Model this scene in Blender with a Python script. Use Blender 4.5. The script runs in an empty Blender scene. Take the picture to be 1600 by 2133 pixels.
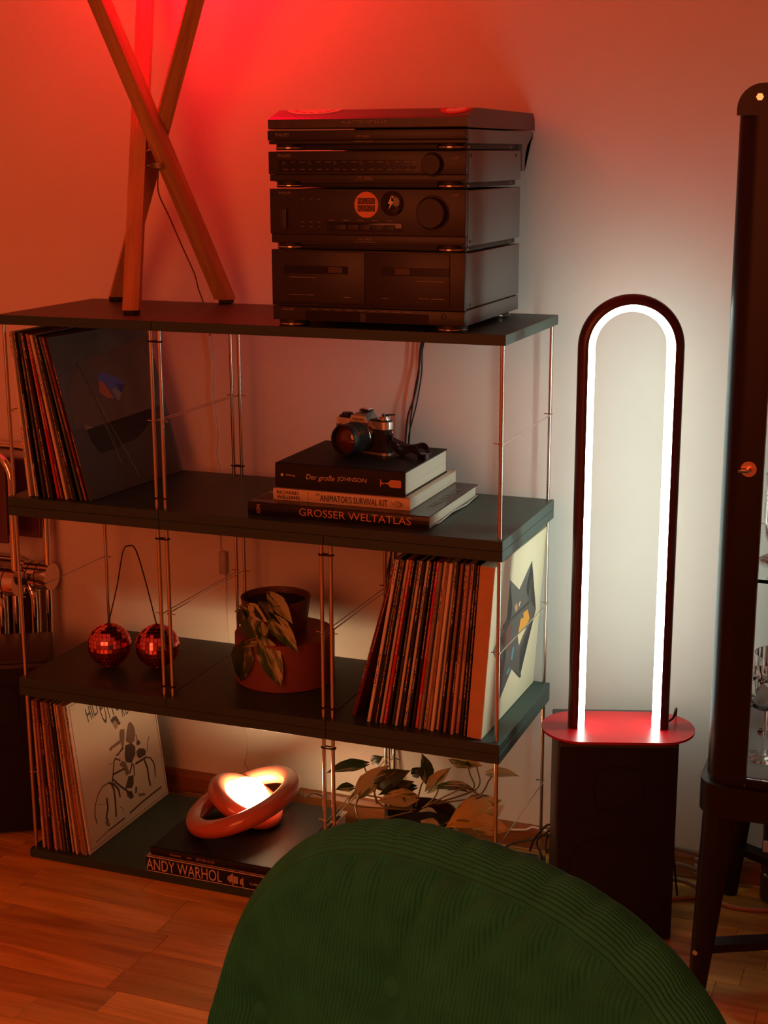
import bpy, bmesh, math, random
from mathutils import Vector, Matrix, noise
PI = math.pi
sc = bpy.context.scene
C = sc.collection
random.seed(7)

# ---------------------------------------------------------------- camera, world, exposure
cam_d = bpy.data.cameras.new('camera'); cam = bpy.data.objects.new('camera', cam_d); C.objects.link(cam)
cam.location = (1.6695, -2.3248, 1.3768)
cam.rotation_euler = (1.335578, 0.003778, 0.368380)
cam_d.sensor_fit = 'VERTICAL'; cam_d.sensor_height = 36.0; cam_d.sensor_width = 27.0
cam_d.lens = 3108.80 / 2133.0 * 36.0
cam_d.clip_start = 0.05; cam_d.clip_end = 50
sc.camera = cam
w = bpy.data.worlds.new('world'); sc.world = w; w.use_nodes = True
w.node_tree.nodes['Background'].inputs[0].default_value = (1.0, 0.42, 0.20, 1)
w.node_tree.nodes['Background'].inputs[1].default_value = 0.006
sc.view_settings.view_transform = 'Standard'; sc.view_settings.look = 'None'
sc.view_settings.exposure = 0.0; sc.view_settings.gamma = 1.0; sc.view_settings.use_curve_mapping = False
LED_STRENGTH = 15.5; GLOBE_STRENGTH = 60.0; RED_STRENGTH = 17.0; ROOM_WATT = 44.0
# warm orange lamp across the room, in front of the shelf
ld = bpy.data.lights.new('room_lamp_light', 'AREA'); ld.shape = 'DISK'; ld.size = 2.3; ld.energy = ROOM_WATT; ld.color = (1.0, 0.17, 0.045)
lo = bpy.data.objects.new('room_lamp_light', ld); C.objects.link(lo); lo.location = (0.35, -4.6, 1.65)
lo.rotation_euler = (Vector((0.5, 0.3, 0.7)) - Vector(lo.location)).to_track_quat('-Z', 'Y').to_euler()

# ---------------------------------------------------------------- materials
MATS = {}
def mat(name, col, rough=0.6, metal=0.0, var=0.0, scale=40.0, bump=0.0, bscale=300.0, emit=None, estr=0.0, coat=0.0, trans=0.0, ior=1.45, spec=0.5, sheen=0.0, sub=0.0, stretch=(1,1,1)):
    if name in MATS: return MATS[name]
    m = bpy.data.materials.new(name); m.use_nodes = True; nt = m.node_tree; b = nt.nodes['Principled BSDF']
    b.inputs['Base Color'].default_value = (*col, 1); b.inputs['Roughness'].default_value = rough; b.inputs['Metallic'].default_value = metal
    b.inputs['Specular IOR Level'].default_value = spec
    if coat: b.inputs['Coat Weight'].default_value = coat; b.inputs['Coat Roughness'].default_value = 0.06
    if trans: b.inputs['Transmission Weight'].default_value = trans; b.inputs['IOR'].default_value = ior
    if sheen: b.inputs['Sheen Weight'].default_value = sheen; b.inputs['Sheen Roughness'].default_value = 0.4; b.inputs['Sheen Tint'].default_value = (*col, 1)
    if emit: b.inputs['Emission Color'].default_value = (*emit, 1); b.inputs['Emission Strength'].default_value = estr
    if var or bump:
        tc = nt.nodes.new('ShaderNodeTexCoord'); mp = nt.nodes.new('ShaderNodeMapping'); mp.inputs['Scale'].default_value = stretch
        nt.links.new(tc.outputs['Object'], mp.inputs['Vector'])
    if var:
        nz = nt.nodes.new('ShaderNodeTexNoise'); nz.inputs['Scale'].default_value = scale; nz.inputs['Detail'].default_value = 5
        nt.links.new(mp.outputs[0], nz.inputs['Vector'])
        r = nt.nodes.new('ShaderNodeValToRGB'); r.color_ramp.elements[0].position = 0.3; r.color_ramp.elements[1].position = 0.7
        r.color_ramp.elements[0].color = (*[c*(1-var) for c in col], 1); r.color_ramp.elements[1].color = (*[min(1, c*(1+var)) for c in col], 1)
        nt.links.new(nz.outputs['Fac'], r.inputs[0]); nt.links.new(r.outputs[0], b.inputs['Base Color'])
    if bump:
        n2 = nt.nodes.new('ShaderNodeTexNoise'); n2.inputs['Scale'].default_value = bscale; n2.inputs['Detail'].default_value = 3
        nt.links.new(mp.outputs[0], n2.inputs['Vector'])
        bp = nt.nodes.new('ShaderNodeBump'); bp.inputs['Strength'].default_value = bump; bp.inputs['Distance'].default_value = 0.002
        nt.links.new(n2.outputs['Fac'], bp.inputs['Height']); nt.links.new(bp.outputs[0], b.inputs['Normal'])
    MATS[name] = m
    return m
def N(nt, t, **kw):
    n = nt.nodes.new(t)
    for k, v in kw.items(): setattr(n, k, v)
    return n
def mth(nt, op, a, b=None, c=None):
    n = nt.nodes.new('ShaderNodeMath'); n.operation = op
    for i, x in enumerate((a, b, c)):
        if x is None: continue
        if isinstance(x, (int, float)): n.inputs[i].default_value = x
        else: nt.links.new(x, n.inputs[i])
    return n.outputs[0]
def wood_mat(name, c1, c2, c3, axis='X', rough=0.4, tint=0.25, sc_=1.0, coat=0.0):
    """grain along one object axis; pieces differ by their random object value"""
    m = bpy.data.materials.new(name); m.use_nodes = True; nt = m.node_tree; b = nt.nodes['Principled BSDF']
    tc = N(nt, 'ShaderNodeTexCoord'); oi = N(nt, 'ShaderNodeObjectInfo'); ad = N(nt, 'ShaderNodeVectorMath'); ad.operation = 'ADD'
    cb = N(nt, 'ShaderNodeCombineXYZ'); r100 = mth(nt, 'MULTIPLY', oi.outputs['Random'], 37.0)
    for i in range(3): nt.links.new(r100, cb.inputs[i])
    nt.links.new(tc.outputs['Object'], ad.inputs[0]); nt.links.new(cb.outputs[0], ad.inputs[1])
    mp = N(nt, 'ShaderNodeMapping'); s = [26*sc_]*3; s['XYZ'.index(axis)] = 2.2*sc_; mp.inputs['Scale'].default_value = s
    nt.links.new(ad.outputs[0], mp.inputs['Vector'])
    n1 = N(nt, 'ShaderNodeTexNoise'); n1.inputs['Scale'].default_value = 1.0; n1.inputs['Detail'].default_value = 6; n1.inputs['Distortion'].default_value = 1.2
    nt.links.new(mp.outputs[0], n1.inputs['Vector'])
    mp2 = N(nt, 'ShaderNodeMapping'); s2 = [240*sc_]*3; s2['XYZ'.index(axis)] = 9*sc_; mp2.inputs['Scale'].default_value = s2
    nt.links.new(ad.outputs[0], mp2.inputs['Vector'])
    n2 = N(nt, 'ShaderNodeTexNoise'); n2.inputs['Scale'].default_value = 1.0; n2.inputs['Detail'].default_value = 4
    nt.links.new(mp2.outputs[0], n2.inputs['Vector'])
    f = mth(nt, 'ADD', mth(nt, 'MULTIPLY', n1.outputs['Fac'], 0.75), mth(nt, 'MULTIPLY', n2.outputs['Fac'], 0.25))
    rp = N(nt, 'ShaderNodeValToRGB'); e = rp.color_ramp.elements; e[0].position = 0.34; e[0].color = (*c1, 1); e[1].position = 0.66; e[1].color = (*c3, 1)
    k = e.new(0.5); k.color = (*c2, 1)
    nt.links.new(f, rp.inputs[0])
    hs = N(nt, 'ShaderNodeHueSaturation'); nt.links.new(rp.outputs[0], hs.inputs['Color'])
    nt.links.new(mth(nt, 'ADD', mth(nt, 'MULTIPLY', oi.outputs['Random'], 2*tint), 1-tint), hs.inputs['Value'])
    nt.links.new(hs.outputs[0], b.inputs['Base Color']); b.inputs['Roughness'].default_value = rough
    if coat: b.inputs['Coat Weight'].default_value = coat; b.inputs['Coat Roughness'].default_value = 0.25
    bp = N(nt, 'ShaderNodeBump'); bp.inputs['Strength'].default_value = 0.12; bp.inputs['Distance'].default_value = 0.0008
    nt.links.new(n2.outputs['Fac'], bp.inputs['Height']); nt.links.new(bp.outputs[0], b.inputs['Normal'])
    MATS[name] = m
    return m

# ---------------------------------------------------------------- mesh helpers
def V(*a): return Vector(a)
class MB:
    """collects shapes as one mesh"""
    def __init__(self): self.v = []; self.f = []; self.mi = []; self.cur = 0
    def add(self, vs, fs):
        o = len(self.v); self.v += [tuple(p) for p in vs]; self.f += [tuple(i+o for i in f) for f in fs]; self.mi += [self.cur]*len(fs); return self
    def box(self, a, b, bev=0.0, seg=2):
        x0,y0,z0 = a; x1,y1,z1 = b
        vs = [(x0,y0,z0),(x1,y0,z0),(x1,y1,z0),(x0,y1,z0),(x0,y0,z1),(x1,y0,z1),(x1,y1,z1),(x0,y1,z1)]
        fs = [(0,3,2,1),(4,5,6,7),(0,1,5,4),(1,2,6,5),(2,3,7,6),(3,0,4,7)]
        if bev <= 0: return self.add(vs, fs)
        bm = bmesh.new(); bv = [bm.verts.new(p) for p in vs]
        for f in fs: bm.faces.new([bv[i] for i in f])
        bmesh.ops.bevel(bm, geom=bm.edges[:], offset=bev, segments=seg, profile=0.5, affect='EDGES')
        return self.bm(bm)
    def bm(self, bm, M=None):
        bm.verts.index_update(); vs = [(M @ v.co if M else v.co.copy()) for v in bm.verts]
        fs = [[v.index for v in f.verts] for f in bm.faces]; bm.free(); return self.add(vs, fs)
    def cyl(self, p0, p1, r0, r1=None, seg=16, caps=True):
        p0 = Vector(p0); p1 = Vector(p1); r1 = r0 if r1 is None else r1
        q = (p1-p0).to_track_quat('Z', 'Y'); X = q @ V(1,0,0); Y = q @ V(0,1,0); vs = []; fs = []
        for p, r in ((p0, r0), (p1, r1)):
            for i in range(seg): a = 2*PI*i/seg; vs.append(p + r*(math.cos(a)*X + math.sin(a)*Y))
        for i in range(seg): j = (i+1) % seg; fs.append((i, j, seg+j, seg+i))
        if caps: fs.append(tuple(range(seg))[::-1]); fs.append(tuple(range(seg, 2*seg)))
        return self.add(vs, fs)
    def tube(self, pts, r, seg=8, closed=False, caps=True):
        pts = [Vector(p) for p in pts]; n = len(pts); rs = r if isinstance(r, (list, tuple)) else [r]*n
        vs = []; fs = []; up = None
        for i, p in enumerate(pts):
            if closed: d = pts[(i+1) % n]-pts[i-1]
            else: d = pts[min(i+1, n-1)]-pts[max(i-1, 0)]
            d.normalize()
            if up is None: up = d.orthogonal().normalized()
            up = (up - up.dot(d)*d).normalized(); s = d.cross(up)
            for k in range(seg): a = 2*PI*k/seg; vs.append(p + rs[i]*(math.cos(a)*up + math.sin(a)*s))
        for i in range(n if closed else n-1):
            for k in range(seg):
                a = i*seg+k; b = i*seg+(k+1) % seg; j = (i+1) % n
                fs.append((a, b, j*seg+(k+1) % seg, j*seg+k))
        if caps and not closed: fs.append(tuple(range(seg))[::-1]); fs.append(tuple(range((n-1)*seg, n*seg)))
        return self.add(vs, fs)
    def lathe(self, prof, seg=40, c=(0,0,0), rot=None):
        vs = []; fs = []; n = len(prof)
        for i in range(seg):
            a = 2*PI*i/seg
            for r, z in prof:
                p = V(r*math.cos(a), r*math.sin(a), z)
                if rot: p = rot @ p
                vs.append(p + Vector(c))
        for i in range(seg):
            j = (i+1) % seg
            for k in range(n-1): fs.append((i*n+k, j*n+k, j*n+k+1, i*n+k+1))
        return self.add(vs, fs)
    def prism(self, poly, O, X, Y, d):
        """flat polygon in the plane O + u X + v Y, pushed out by vector d"""
        O = Vector(O); X = Vector(X); Y = Vector(Y); d = Vector(d); n = len(poly)
        bm = bmesh.new(); top = [bm.verts.new(O+u*X+v*Y+d) for u, v in poly]; f = bm.faces.new(top)
        bot = [bm.verts.new(O+u*X+v*Y) for u, v in poly]
        for i in range(n):
            j = (i+1) % n; bm.faces.new((top[i], bot[i], bot[j], top[j]))
        bm.faces.new(bot[::-1])
        bmesh.ops.triangulate(bm, faces=[f])
        return self.bm(bm)
    def stroke(self, pts, wd, O, X, Y, d):
        for a, b in zip(pts[:-1], pts[1:]):
            dx = b[0]-a[0]; dy = b[1]-a[1]; L = math.hypot(dx, dy) or 1e-6; nx = -dy/L*wd/2; ny = dx/L*wd/2; ex = dx/L*wd*0.3; ey = dy/L*wd*0.3
            self.prism([(a[0]-ex+nx, a[1]-ey+ny), (a[0]-ex-nx, a[1]-ey-ny), (b[0]+ex-nx, b[1]+ey-ny), (b[0]+ex+nx, b[1]+ey+ny)], O, X, Y, d)
        return self
    def sphere(self, c, r, seg=24, rings=14, sx=(1,1,1)):
        bm = bmesh.new(); bmesh.ops.create_uvsphere(bm, u_segments=seg, v_segments=rings, radius=r)
        return self.bm(bm, Matrix.Translation(c) @ Matrix.Diagonal((*sx, 1)))
    def torus(self, c, n, R, r, seg=64, sg=20):
        q = Vector(n).to_track_quat('Z', 'Y')
        return self.tube([Vector(c) + q @ V(R*math.cos(2*PI*i/seg), R*math.sin(2*PI*i/seg), 0) for i in range(seg)], r, sg, closed=True)
    def build(self, name, m, parent=None, smooth=False, angle=None):
        me = bpy.data.meshes.new(name); me.from_pydata(self.v, [], self.f)
        ms = m if isinstance(m, (list, tuple)) else [m]
        for x in ms: me.materials.append(x)
        if len(ms) > 1: me.polygons.foreach_set('material_index', self.mi)
        me.update()
        bm = bmesh.new(); bm.from_mesh(me); bmesh.ops.recalc_face_normals(bm, faces=bm.faces[:]); bm.to_mesh(me); bm.free()
        if smooth:
            me.polygons.foreach_set('use_smooth', [True]*len(me.polygons))
            if angle is None: angle = 40
            me.set_sharp_from_angle(angle=math.radians(angle))
        o = bpy.data.objects.new(name, me); C.objects.link(o)
        if parent: o.parent = parent
        return o
def tag(o, label, cat, group=None):
    o['label'] = label; o['category'] = cat
    if group: o['group'] = group
    return o
def struct(o): o['kind'] = 'structure'; return o
def thing(name, label, cat, loc=(0,0,0), rz=0, group=None, rot=None):
    o = bpy.data.objects.new(name, None); o.empty_display_size = 0.05; C.objects.link(o); o.location = loc
    o.rotation_euler = rot if rot else (0, 0, rz)
    return tag(o, label, cat, group)
def spline(pts, n=8):
    """Catmull-Rom through points"""
    P = [Vector(p) for p in pts]; P = [2*P[0]-P[1]] + P + [2*P[-1]-P[-2]]; out = []
    for i in range(1, len(P)-2):
        for k in range(n):
            t = k/n; a, b, c, d = P[i-1:i+3]
            out.append(0.5*((2*b)+(c-a)*t+(2*a-5*b+4*c-d)*t*t+(3*b-a-3*c+d)*t**3))
    out.append(P[-2]); return out
def text(name, body, O, X, Y, wd, ht, m, parent, shear=0.0, d=0.0003):
    """flat lettering fitted into wd x ht at O along unit vectors X, Y"""
    cu = bpy.data.curves.new(name, 'FONT'); cu.body = body; cu.resolution_u = 3; cu.shear = shear
    ob = bpy.data.objects.new(name, cu); me = bpy.data.meshes.new_from_object(ob); bpy.data.objects.remove(ob)
    O = Vector(O); X = Vector(X).normalized(); Y = Vector(Y).normalized(); Z = X.cross(Y)
    xs = [v.co.x for v in me.vertices]; ys = [v.co.y for v in me.vertices]; x0, x1, y0, y1 = min(xs), max(xs), min(ys), max(ys)
    for v in me.vertices: v.co = O + X*((v.co.x-x0)/(x1-x0)*wd) + Y*((v.co.y-y0)/(y1-y0)*ht) + Z*d
    me.materials.clear(); me.materials.append(m); o = bpy.data.objects.new(name, me); C.objects.link(o); o.parent = parent
    return o
# ---------------------------------------------------------------- shared materials
M_wall = mat('wall_paint', (0.76, 0.74, 0.67), 0.85, bump=0.10, bscale=180.0, var=0.02, scale=6)
M_ceil = mat('ceiling_paint', (0.75, 0.72, 0.68), 0.9, var=0.02, scale=3)
M_floor = wood_mat('parquet', (0.42, 0.23, 0.048), (0.64, 0.40, 0.08), (0.80, 0.54, 0.13), 'X', 0.36, 0.28, 1.0, coat=0.2)
M_base = wood_mat('baseboard_wood', (0.20, 0.07, 0.02), (0.30, 0.11, 0.035), (0.38, 0.16, 0.05), 'X', 0.4, 0.05)
M_board = mat('green_black_lacquer', (0.030, 0.064, 0.056), 0.42, var=0.10, scale=3, stretch=(3, 60, 60), bump=0.06, bscale=5, spec=0.35)
M_steel = mat('steel', (0.62, 0.57, 0.50), 0.22, 1.0)
M_chrome = mat('chrome', (0.85, 0.82, 0.78), 0.07, 1.0)
M_rubber = mat('black_rubber', (0.008, 0.008, 0.008), 0.55)
M_black = mat('black_plastic', (0.016, 0.015, 0.015), 0.42, bump=0.05, bscale=900)
M_blackg = mat('black_gloss', (0.010, 0.009, 0.009), 0.16)
M_case = mat('grey_black_sheet_metal', (0.17, 0.17, 0.165), 0.5, bump=0.08, bscale=1500)
M_print = mat('grey_print', (0.30, 0.27, 0.23), 0.6)
M_white = mat('white_print', (0.80, 0.76, 0.70), 0.6)
M_cable_b = mat('black_cable', (0.012, 0.012, 0.012), 0.5)
M_cable_w = mat('white_cable', (0.75, 0.71, 0.66), 0.5)

# ---------------------------------------------------------------- room shell
W = 0.9825; D = 0.3363; HM = 0.3638; T = 0.0181; U = W/3; TOP = 3*HM; YW = 0.405
RX0, RX1, RY0, RZ1 = -2.3, 3.4, -5.3, 2.7
def slab(name, a, b, m): return struct(MB().box(a, b).build(name, m))
floor = slab('floor', (RX0, RY0, -0.12), (RX1, YW, -0.010), M_floor)
slab('wall_back', (RX0, YW, -0.12), (RX1, YW+0.12, RZ1), M_wall)
slab('wall_left', (RX0-0.12, RY0, -0.12), (RX0, YW+0.12, RZ1), M_wall)
slab('wall_right', (RX1, RY0, -0.12), (RX1+0.12, YW+0.12, RZ1), M_wall)
slab('wall_front', (RX0-0.12, RY0-0.12, -0.12), (RX1+0.12, RY0, RZ1), M_wall)
slab('ceiling', (RX0-0.12, RY0-0.12, RZ1), (RX1+0.12, YW+0.12, RZ1+0.1), M_ceil)
bb = MB(); bb.prism([(0.0, 0.0), (0.014, 0.0), (0.014, 0.036), (0.009, 0.045), (0.0, 0.047)], (RX0, YW, 0), (0, -1, 0), (0, 0, 1), (RX1-RX0, 0, 0))
struct(bb.build('baseboard_back', M_base))
# parquet strips, each a piece of the floor
PW = 0.065; rows = range(-24, 8)
rng = random.Random(11); meshes = {}
def plank_mesh(L):
    k = round(L, 3)
    if k not in meshes:
        me = bpy.data.meshes.new('plank'); g = 0.0003; b = 0.0006; x = k/2-g; y = PW/2-g
        vs = [(-x,-y,-0.010),(x,-y,-0.010),(x,y,-0.010),(-x,y,-0.010),(-x,-y,-b),(x,-y,-b),(x,y,-b),(-x,y,-b),(-x+b,-y+b,0),(x-b,-y+b,0),(x-b,y-b,0),(-x+b,y-b,0)]
        fs = [(0,1,5,4),(1,2,6,5),(2,3,7,6),(3,0,4,7),(4,5,9,8),(5,6,10,9),(6,7,11,10),(7,4,8,11),(8,9,10,11)]
        me.from_pydata(vs, [], fs); me.materials.append(M_floor); me.update(); meshes[k] = me
    return meshes[k]
LENS = (0.22, 0.28, 0.335, 0.40, 0.47)
for r in rows:
    y = -0.112 - PW*(r+0.5)
    if y < -0.66 or y > YW-0.03: continue
    if r == 0: x = 0.055-0.47
    else: x = -0.62 - rng.random()*0.3
    first = True
    while x < 1.95:
        L = rng.choice(LENS)
        if r == 0 and first: L = 0.47
        elif r == 0 and abs(x-0.055) < 0.01: L = 0.335
        first = False
        o = bpy.data.objects.new('plank', plank_mesh(L)); C.objects.link(o); o.location = (x+L/2, y, 0); o.parent = floor
        x += L

# ---------------------------------------------------------------- shelving unit
shelf = thing('shelving_unit', 'low open shelving unit of dark green boards on thin steel rods', 'shelf', (0, 0, 0))
mods = [(0, 2, 0), (2, 3, 0), (0, 1, 1), (1, 2, 1), (2, 3, 1), (0, 1, 2), (1, 3, 2)]   # x from, x to (in thirds), row
e = 0.0085
RR = 0.0036
rodm = MB().cyl((0, 0, 0), (0, 0, HM-2*T), RR, seg=12).build('rod', M_steel, shelf, True).data
first_rod = [o for o in shelf.children if o.name.startswith('rod')][0]
pairs = []
for (a, b, r) in mods:
    x0 = a*U + 0.0004; x1 = b*U - 0.0004; z0 = r*HM
    for zz in (z0, z0+HM-T):
        MB().box((x0, 0, zz+0.0002), (x1, D, zz+T-0.0002), 0.0007, 1).build('board', M_board, shelf)
    for x in (x0+e, x1-e):
        for y in (e+0.003, D-e-0.003):
            if first_rod is not None: o = first_rod; first_rod = None
            else: o = bpy.data.objects.new('rod', rodm); C.objects.link(o); o.parent = shelf
            o.location = (x, y, z0+T)
        # brace wire hooked round the front and back rod at half height
        zm = z0+HM*0.5; s = 1 if x < (x0+x1)/2 else -1; yf = e+0.003; yb = D-e-0.003; rr = 0.0046
        pts = [V(x+s*0.012, yf-0.001, zm)] + [V(x+rr*math.cos(t)*s, yf+rr*math.sin(t), zm) for t in [(-0.1-0.5*k) for k in range(0, 8)]]
        pts += [V(x-s*0.004, yf+0.010, zm), V(x-s*0.004, yb-0.010, zm)]
        pts += [V(x+rr*math.cos(t)*s, yb+rr*math.sin(t), zm) for t in [(-2.6+0.5*k*-1) for k in range(0, 8)]] + [V(x+s*0.012, yb+0.001, zm)]
        MB().tube(pts, 0.0011, 6).build('brace_wire', M_steel, shelf, True)
# rubber bands that hold neighbouring rods together
def clip(xm, y, z):
    hw = e+0.0004+RR+0.0012; r = RR+0.0014; pts = []
    for sx in (1, -1):
        for k in range(7):
            t = -PI/2+PI*k/6; pts.append(V(xm+sx*((e+0.0004)+r*math.cos(t)), y+sx*r*math.sin(t), z))
    MB().tube(pts, 0.0014, 8, closed=True).build('rod_clip', M_rubber, shelf, True)
for (xi, r) in ((1, 2), (1, 1), (2, 1), (2, 0)):
    for z in (r*HM+T+0.020, (r+1)*HM-T-0.020):
        for y in (e+0.003, D-e-0.003): clip(xi*U, y, z)
# ---------------------------------------------------------------- record sleeves
def spine_mat(name, base, ink, dens=0.5, seed=0.0, band=None):
    """printed spine: small marks in runs along the sleeve's height"""
    if name in MATS: return MATS[name]
    m = bpy.data.materials.new(name); m.use_nodes = True; nt = m.node_tree; b = nt.nodes['Principled BSDF']; b.inputs['Roughness'].default_value = 0.5
    tc = N(nt, 'ShaderNodeTexCoord'); sp = N(nt, 'ShaderNodeSeparateXYZ'); nt.links.new(tc.outputs['Object'], sp.inputs[0])
    zc = mth(nt, 'FLOOR', mth(nt, 'MULTIPLY', sp.outputs['Z'], 420.0)); xc = mth(nt, 'FLOOR', mth(nt, 'MULTIPLY', sp.outputs['X'], 1500.0))
    cb = N(nt, 'ShaderNodeCombineXYZ'); nt.links.new(zc, cb.inputs[0]); nt.links.new(xc, cb.inputs[1]); cb.inputs[2].default_value = seed
    wn = N(nt, 'ShaderNodeTexWhiteNoise'); nt.links.new(cb.outputs[0], wn.inputs['Vector'])
    run = N(nt, 'ShaderNodeTexWhiteNoise'); run.noise_dimensions = '1D'
    nt.links.new(mth(nt, 'ADD', mth(nt, 'FLOOR', mth(nt, 'MULTIPLY', sp.outputs['Z'], 15.0)), seed*7.3), run.inputs['W'])
    mid = mth(nt, 'LESS_THAN', mth(nt, 'ABSOLUTE', sp.outputs['X']), 0.0011)
    k = mth(nt, 'MULTIPLY', mth(nt, 'MULTIPLY', mth(nt, 'GREATER_THAN', wn.outputs['Value'], 0.45), mth(nt, 'LESS_THAN', run.outputs['Value'], dens)), mid)
    mx = N(nt, 'ShaderNodeMix'); mx.data_type = 'RGBA'; nt.links.new(k, mx.inputs['Factor'])
    mx.inputs[6].default_value = (*base, 1); mx.inputs[7].default_value = (*ink, 1)
    if band:
        m2 = N(nt, 'ShaderNodeMix'); m2.data_type = 'RGBA'
        nt.links.new(mth(nt, 'GREATER_THAN', sp.outputs['Z'], band[1]), m2.inputs['Factor']); m2.inputs[6].default_value = (*base, 1); m2.inputs[7].default_value = (*band[0], 1)
        nt.links.new(m2.outputs[2], mx.inputs[6])
    nt.links.new(mx.outputs[2], b.inputs['Base Color']); MATS[name] = m
    return m
PAL = {'white': ((0.82,0.76,0.68),(0.10,0.08,0.07)), 'cream': ((0.72,0.62,0.48),(0.12,0.08,0.06)), 'black': ((0.014,0.013,0.013),(0.55,0.48,0.40)),
 'charcoal': ((0.05,0.046,0.043),(0.4,0.35,0.3)), 'brown': ((0.12,0.065,0.04),(0.5,0.4,0.3)), 'red': ((0.62,0.018,0.022),(0.7,0.6,0.55)),
 'maroon': ((0.17,0.02,0.02),(0.5,0.35,0.3)), 'olive': ((0.10,0.095,0.045),(0.35,0.3,0.2)), 'tan': ((0.42,0.25,0.14),(0.15,0.08,0.05)),
 'mauve': ((0.38,0.20,0.20),(0.1,0.06,0.06)), 'orange': ((0.62,0.26,0.06),(0.1,0.05,0.03)), 'mottled black': ((0.03,0.025,0.02),(0.45,0.33,0.22)), 'grey': ((0.30,0.28,0.26),(0.08,0.07,0.07)),
 'green': ((0.07,0.10,0.045),(0.3,0.25,0.2)), 'blue': ((0.06,0.08,0.16),(0.4,0.35,0.3)), 'salmon': ((0.66,0.42,0.32),(0.15,0.08,0.07)), 'speckled': ((0.45,0.33,0.22),(0.05,0.03,0.02))}
ORD = ['first','second','third','fourth','fifth','sixth','seventh','eighth','ninth','tenth','eleventh','twelfth','thirteenth','fourteenth','fifteenth','sixteenth','seventeenth','eighteenth','nineteenth','twentieth','twenty-first','twenty-second','twenty-third','twenty-fourth','twenty-fifth','twenty-sixth','twenty-seventh']
SL = 0.314
def sleeve(colour, th, loc, lean, yaw, label, group, i, parts=False):
    base, ink = PAL[colour]; dens = {'mottled black': 0.95, 'speckled': 0.95, 'white': 0.3, 'cream': 0.35}.get(colour, 0.55)
    sm = spine_mat('spine_%s_%d' % (colour.replace(' ', '_'), i % 5), base, ink, dens, (i % 5)*3.1)
    cm = mat('cover_' + colour.replace(' ', '_'), tuple(c*0.9 for c in base), 0.5, var=0.25, scale=9)
    m = MB(); m.cur = 0; m.box((-th/2, 0.0004, 0), (th/2, SL, SL-0.001)); m.cur = 1
    # spine: rounded strip proud of the boards
    m.prism([(-th/2, 0.0006), (-th/2*0.6, -0.0006), (th/2*0.6, -0.0006), (th/2, 0.0006)], (0, 0, 0), (1, 0, 0), (0, 1, 0), (0, 0, SL-0.001))
    if not parts:
        o = m.build('record_sleeve', [cm, sm]); tag(o, label, 'record', group)
    else:
        o = thing('record_sleeve', label, 'record', group=group); m.build('sleeve', [cm, sm], o)
    o.location = loc; o.rotation_euler = (0, -lean, yaw)
    return o
def record_row(cols, x0, x1, xt0, xt1, y, z, dz, where, group, ths, last=None, ylist=None):
    """records standing from x0 to x1 at the shelf, tops from xt0 to xt1; each leans a little differently"""
    n = len(cols); out = []
    for i, c in enumerate(cols):
        f = i/(n-1); f = f if n > 1 else 0
        xb = x0+(x1-x0)*f; xt = xt0+(xt1-xt0)*f; lean = -math.atan2(xt-xb, dz)
        th = 0.0036 if (last and i == n-1) else ths[i % len(ths)]; yy = y + 0.0045*math.sin(i*2.3) + (0.002 if i % 3 else 0)
        zz = z + th/2*abs(math.sin(lean)) + 0.0002
        yaw = 0.0
        if last and i == n-1: yy, yaw = last
        lab = '%s record sleeve, %s %s' % (c, ORD[i], where)
        out.append(sleeve(c, th, (xb, yy, zz), lean, yaw, lab, group, i, i == n-1))
    return out
Z1 = 2*HM+T; Z2 = HM+T; Z3 = T
c1 = ['white','white','black','charcoal','brown','black','red','maroon','cream','mottled black','black','green','maroon','charcoal']
R1 = record_row(c1, 0.0405, 0.1725, 0.0190, 0.0945, 0.016, Z1, 0.295, 'from the outer rod on the shelf under the wooden tripod', 'records leaning on the upper shelf', (0.0056, 0.0050, 0.0052, 0.0048), (0.0165, -0.08))
c3 = ['salmon','tan','mauve','black','maroon','salmon','speckled','maroon','olive','cream','black','cream','brown','cream','orange','tan','speckled','white']
R3 = record_row(c3, 0.0255, 0.1292, 0.0190, 0.0945, 0.013, Z3, 0.300, 'from the outer rod on the bottom shelf', 'records on the bottom shelf', (0.0048, 0.0036, 0.0042, 0.0034), (0.0175, -0.007))
c2 = ['white','black','mottled black','cream','red','black','charcoal','cream','black','white','black','black','red','grey','cream','tan','white','cream','black','tan','black','salmon','salmon','black','mottled black']
R2 = record_row(c2, 0.7295, 0.9115, 0.7850, 0.9345, 0.022, Z2, 0.305, 'from the plant pot in the row beside the star cover', 'records on the middle shelf', (0.0056, 0.0049, 0.0053, 0.0047), (0.020, -0.01))
for i, (xb, yy) in enumerate(((0.6900, 0.045), (0.6955, 0.038))):
    sleeve('maroon', 0.0034, (xb, yy, Z2+0.001), -0.27, 0, 'thin maroon sleeve leaning steeply against the white spine of the record row', 'steep maroon sleeves', i)
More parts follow.
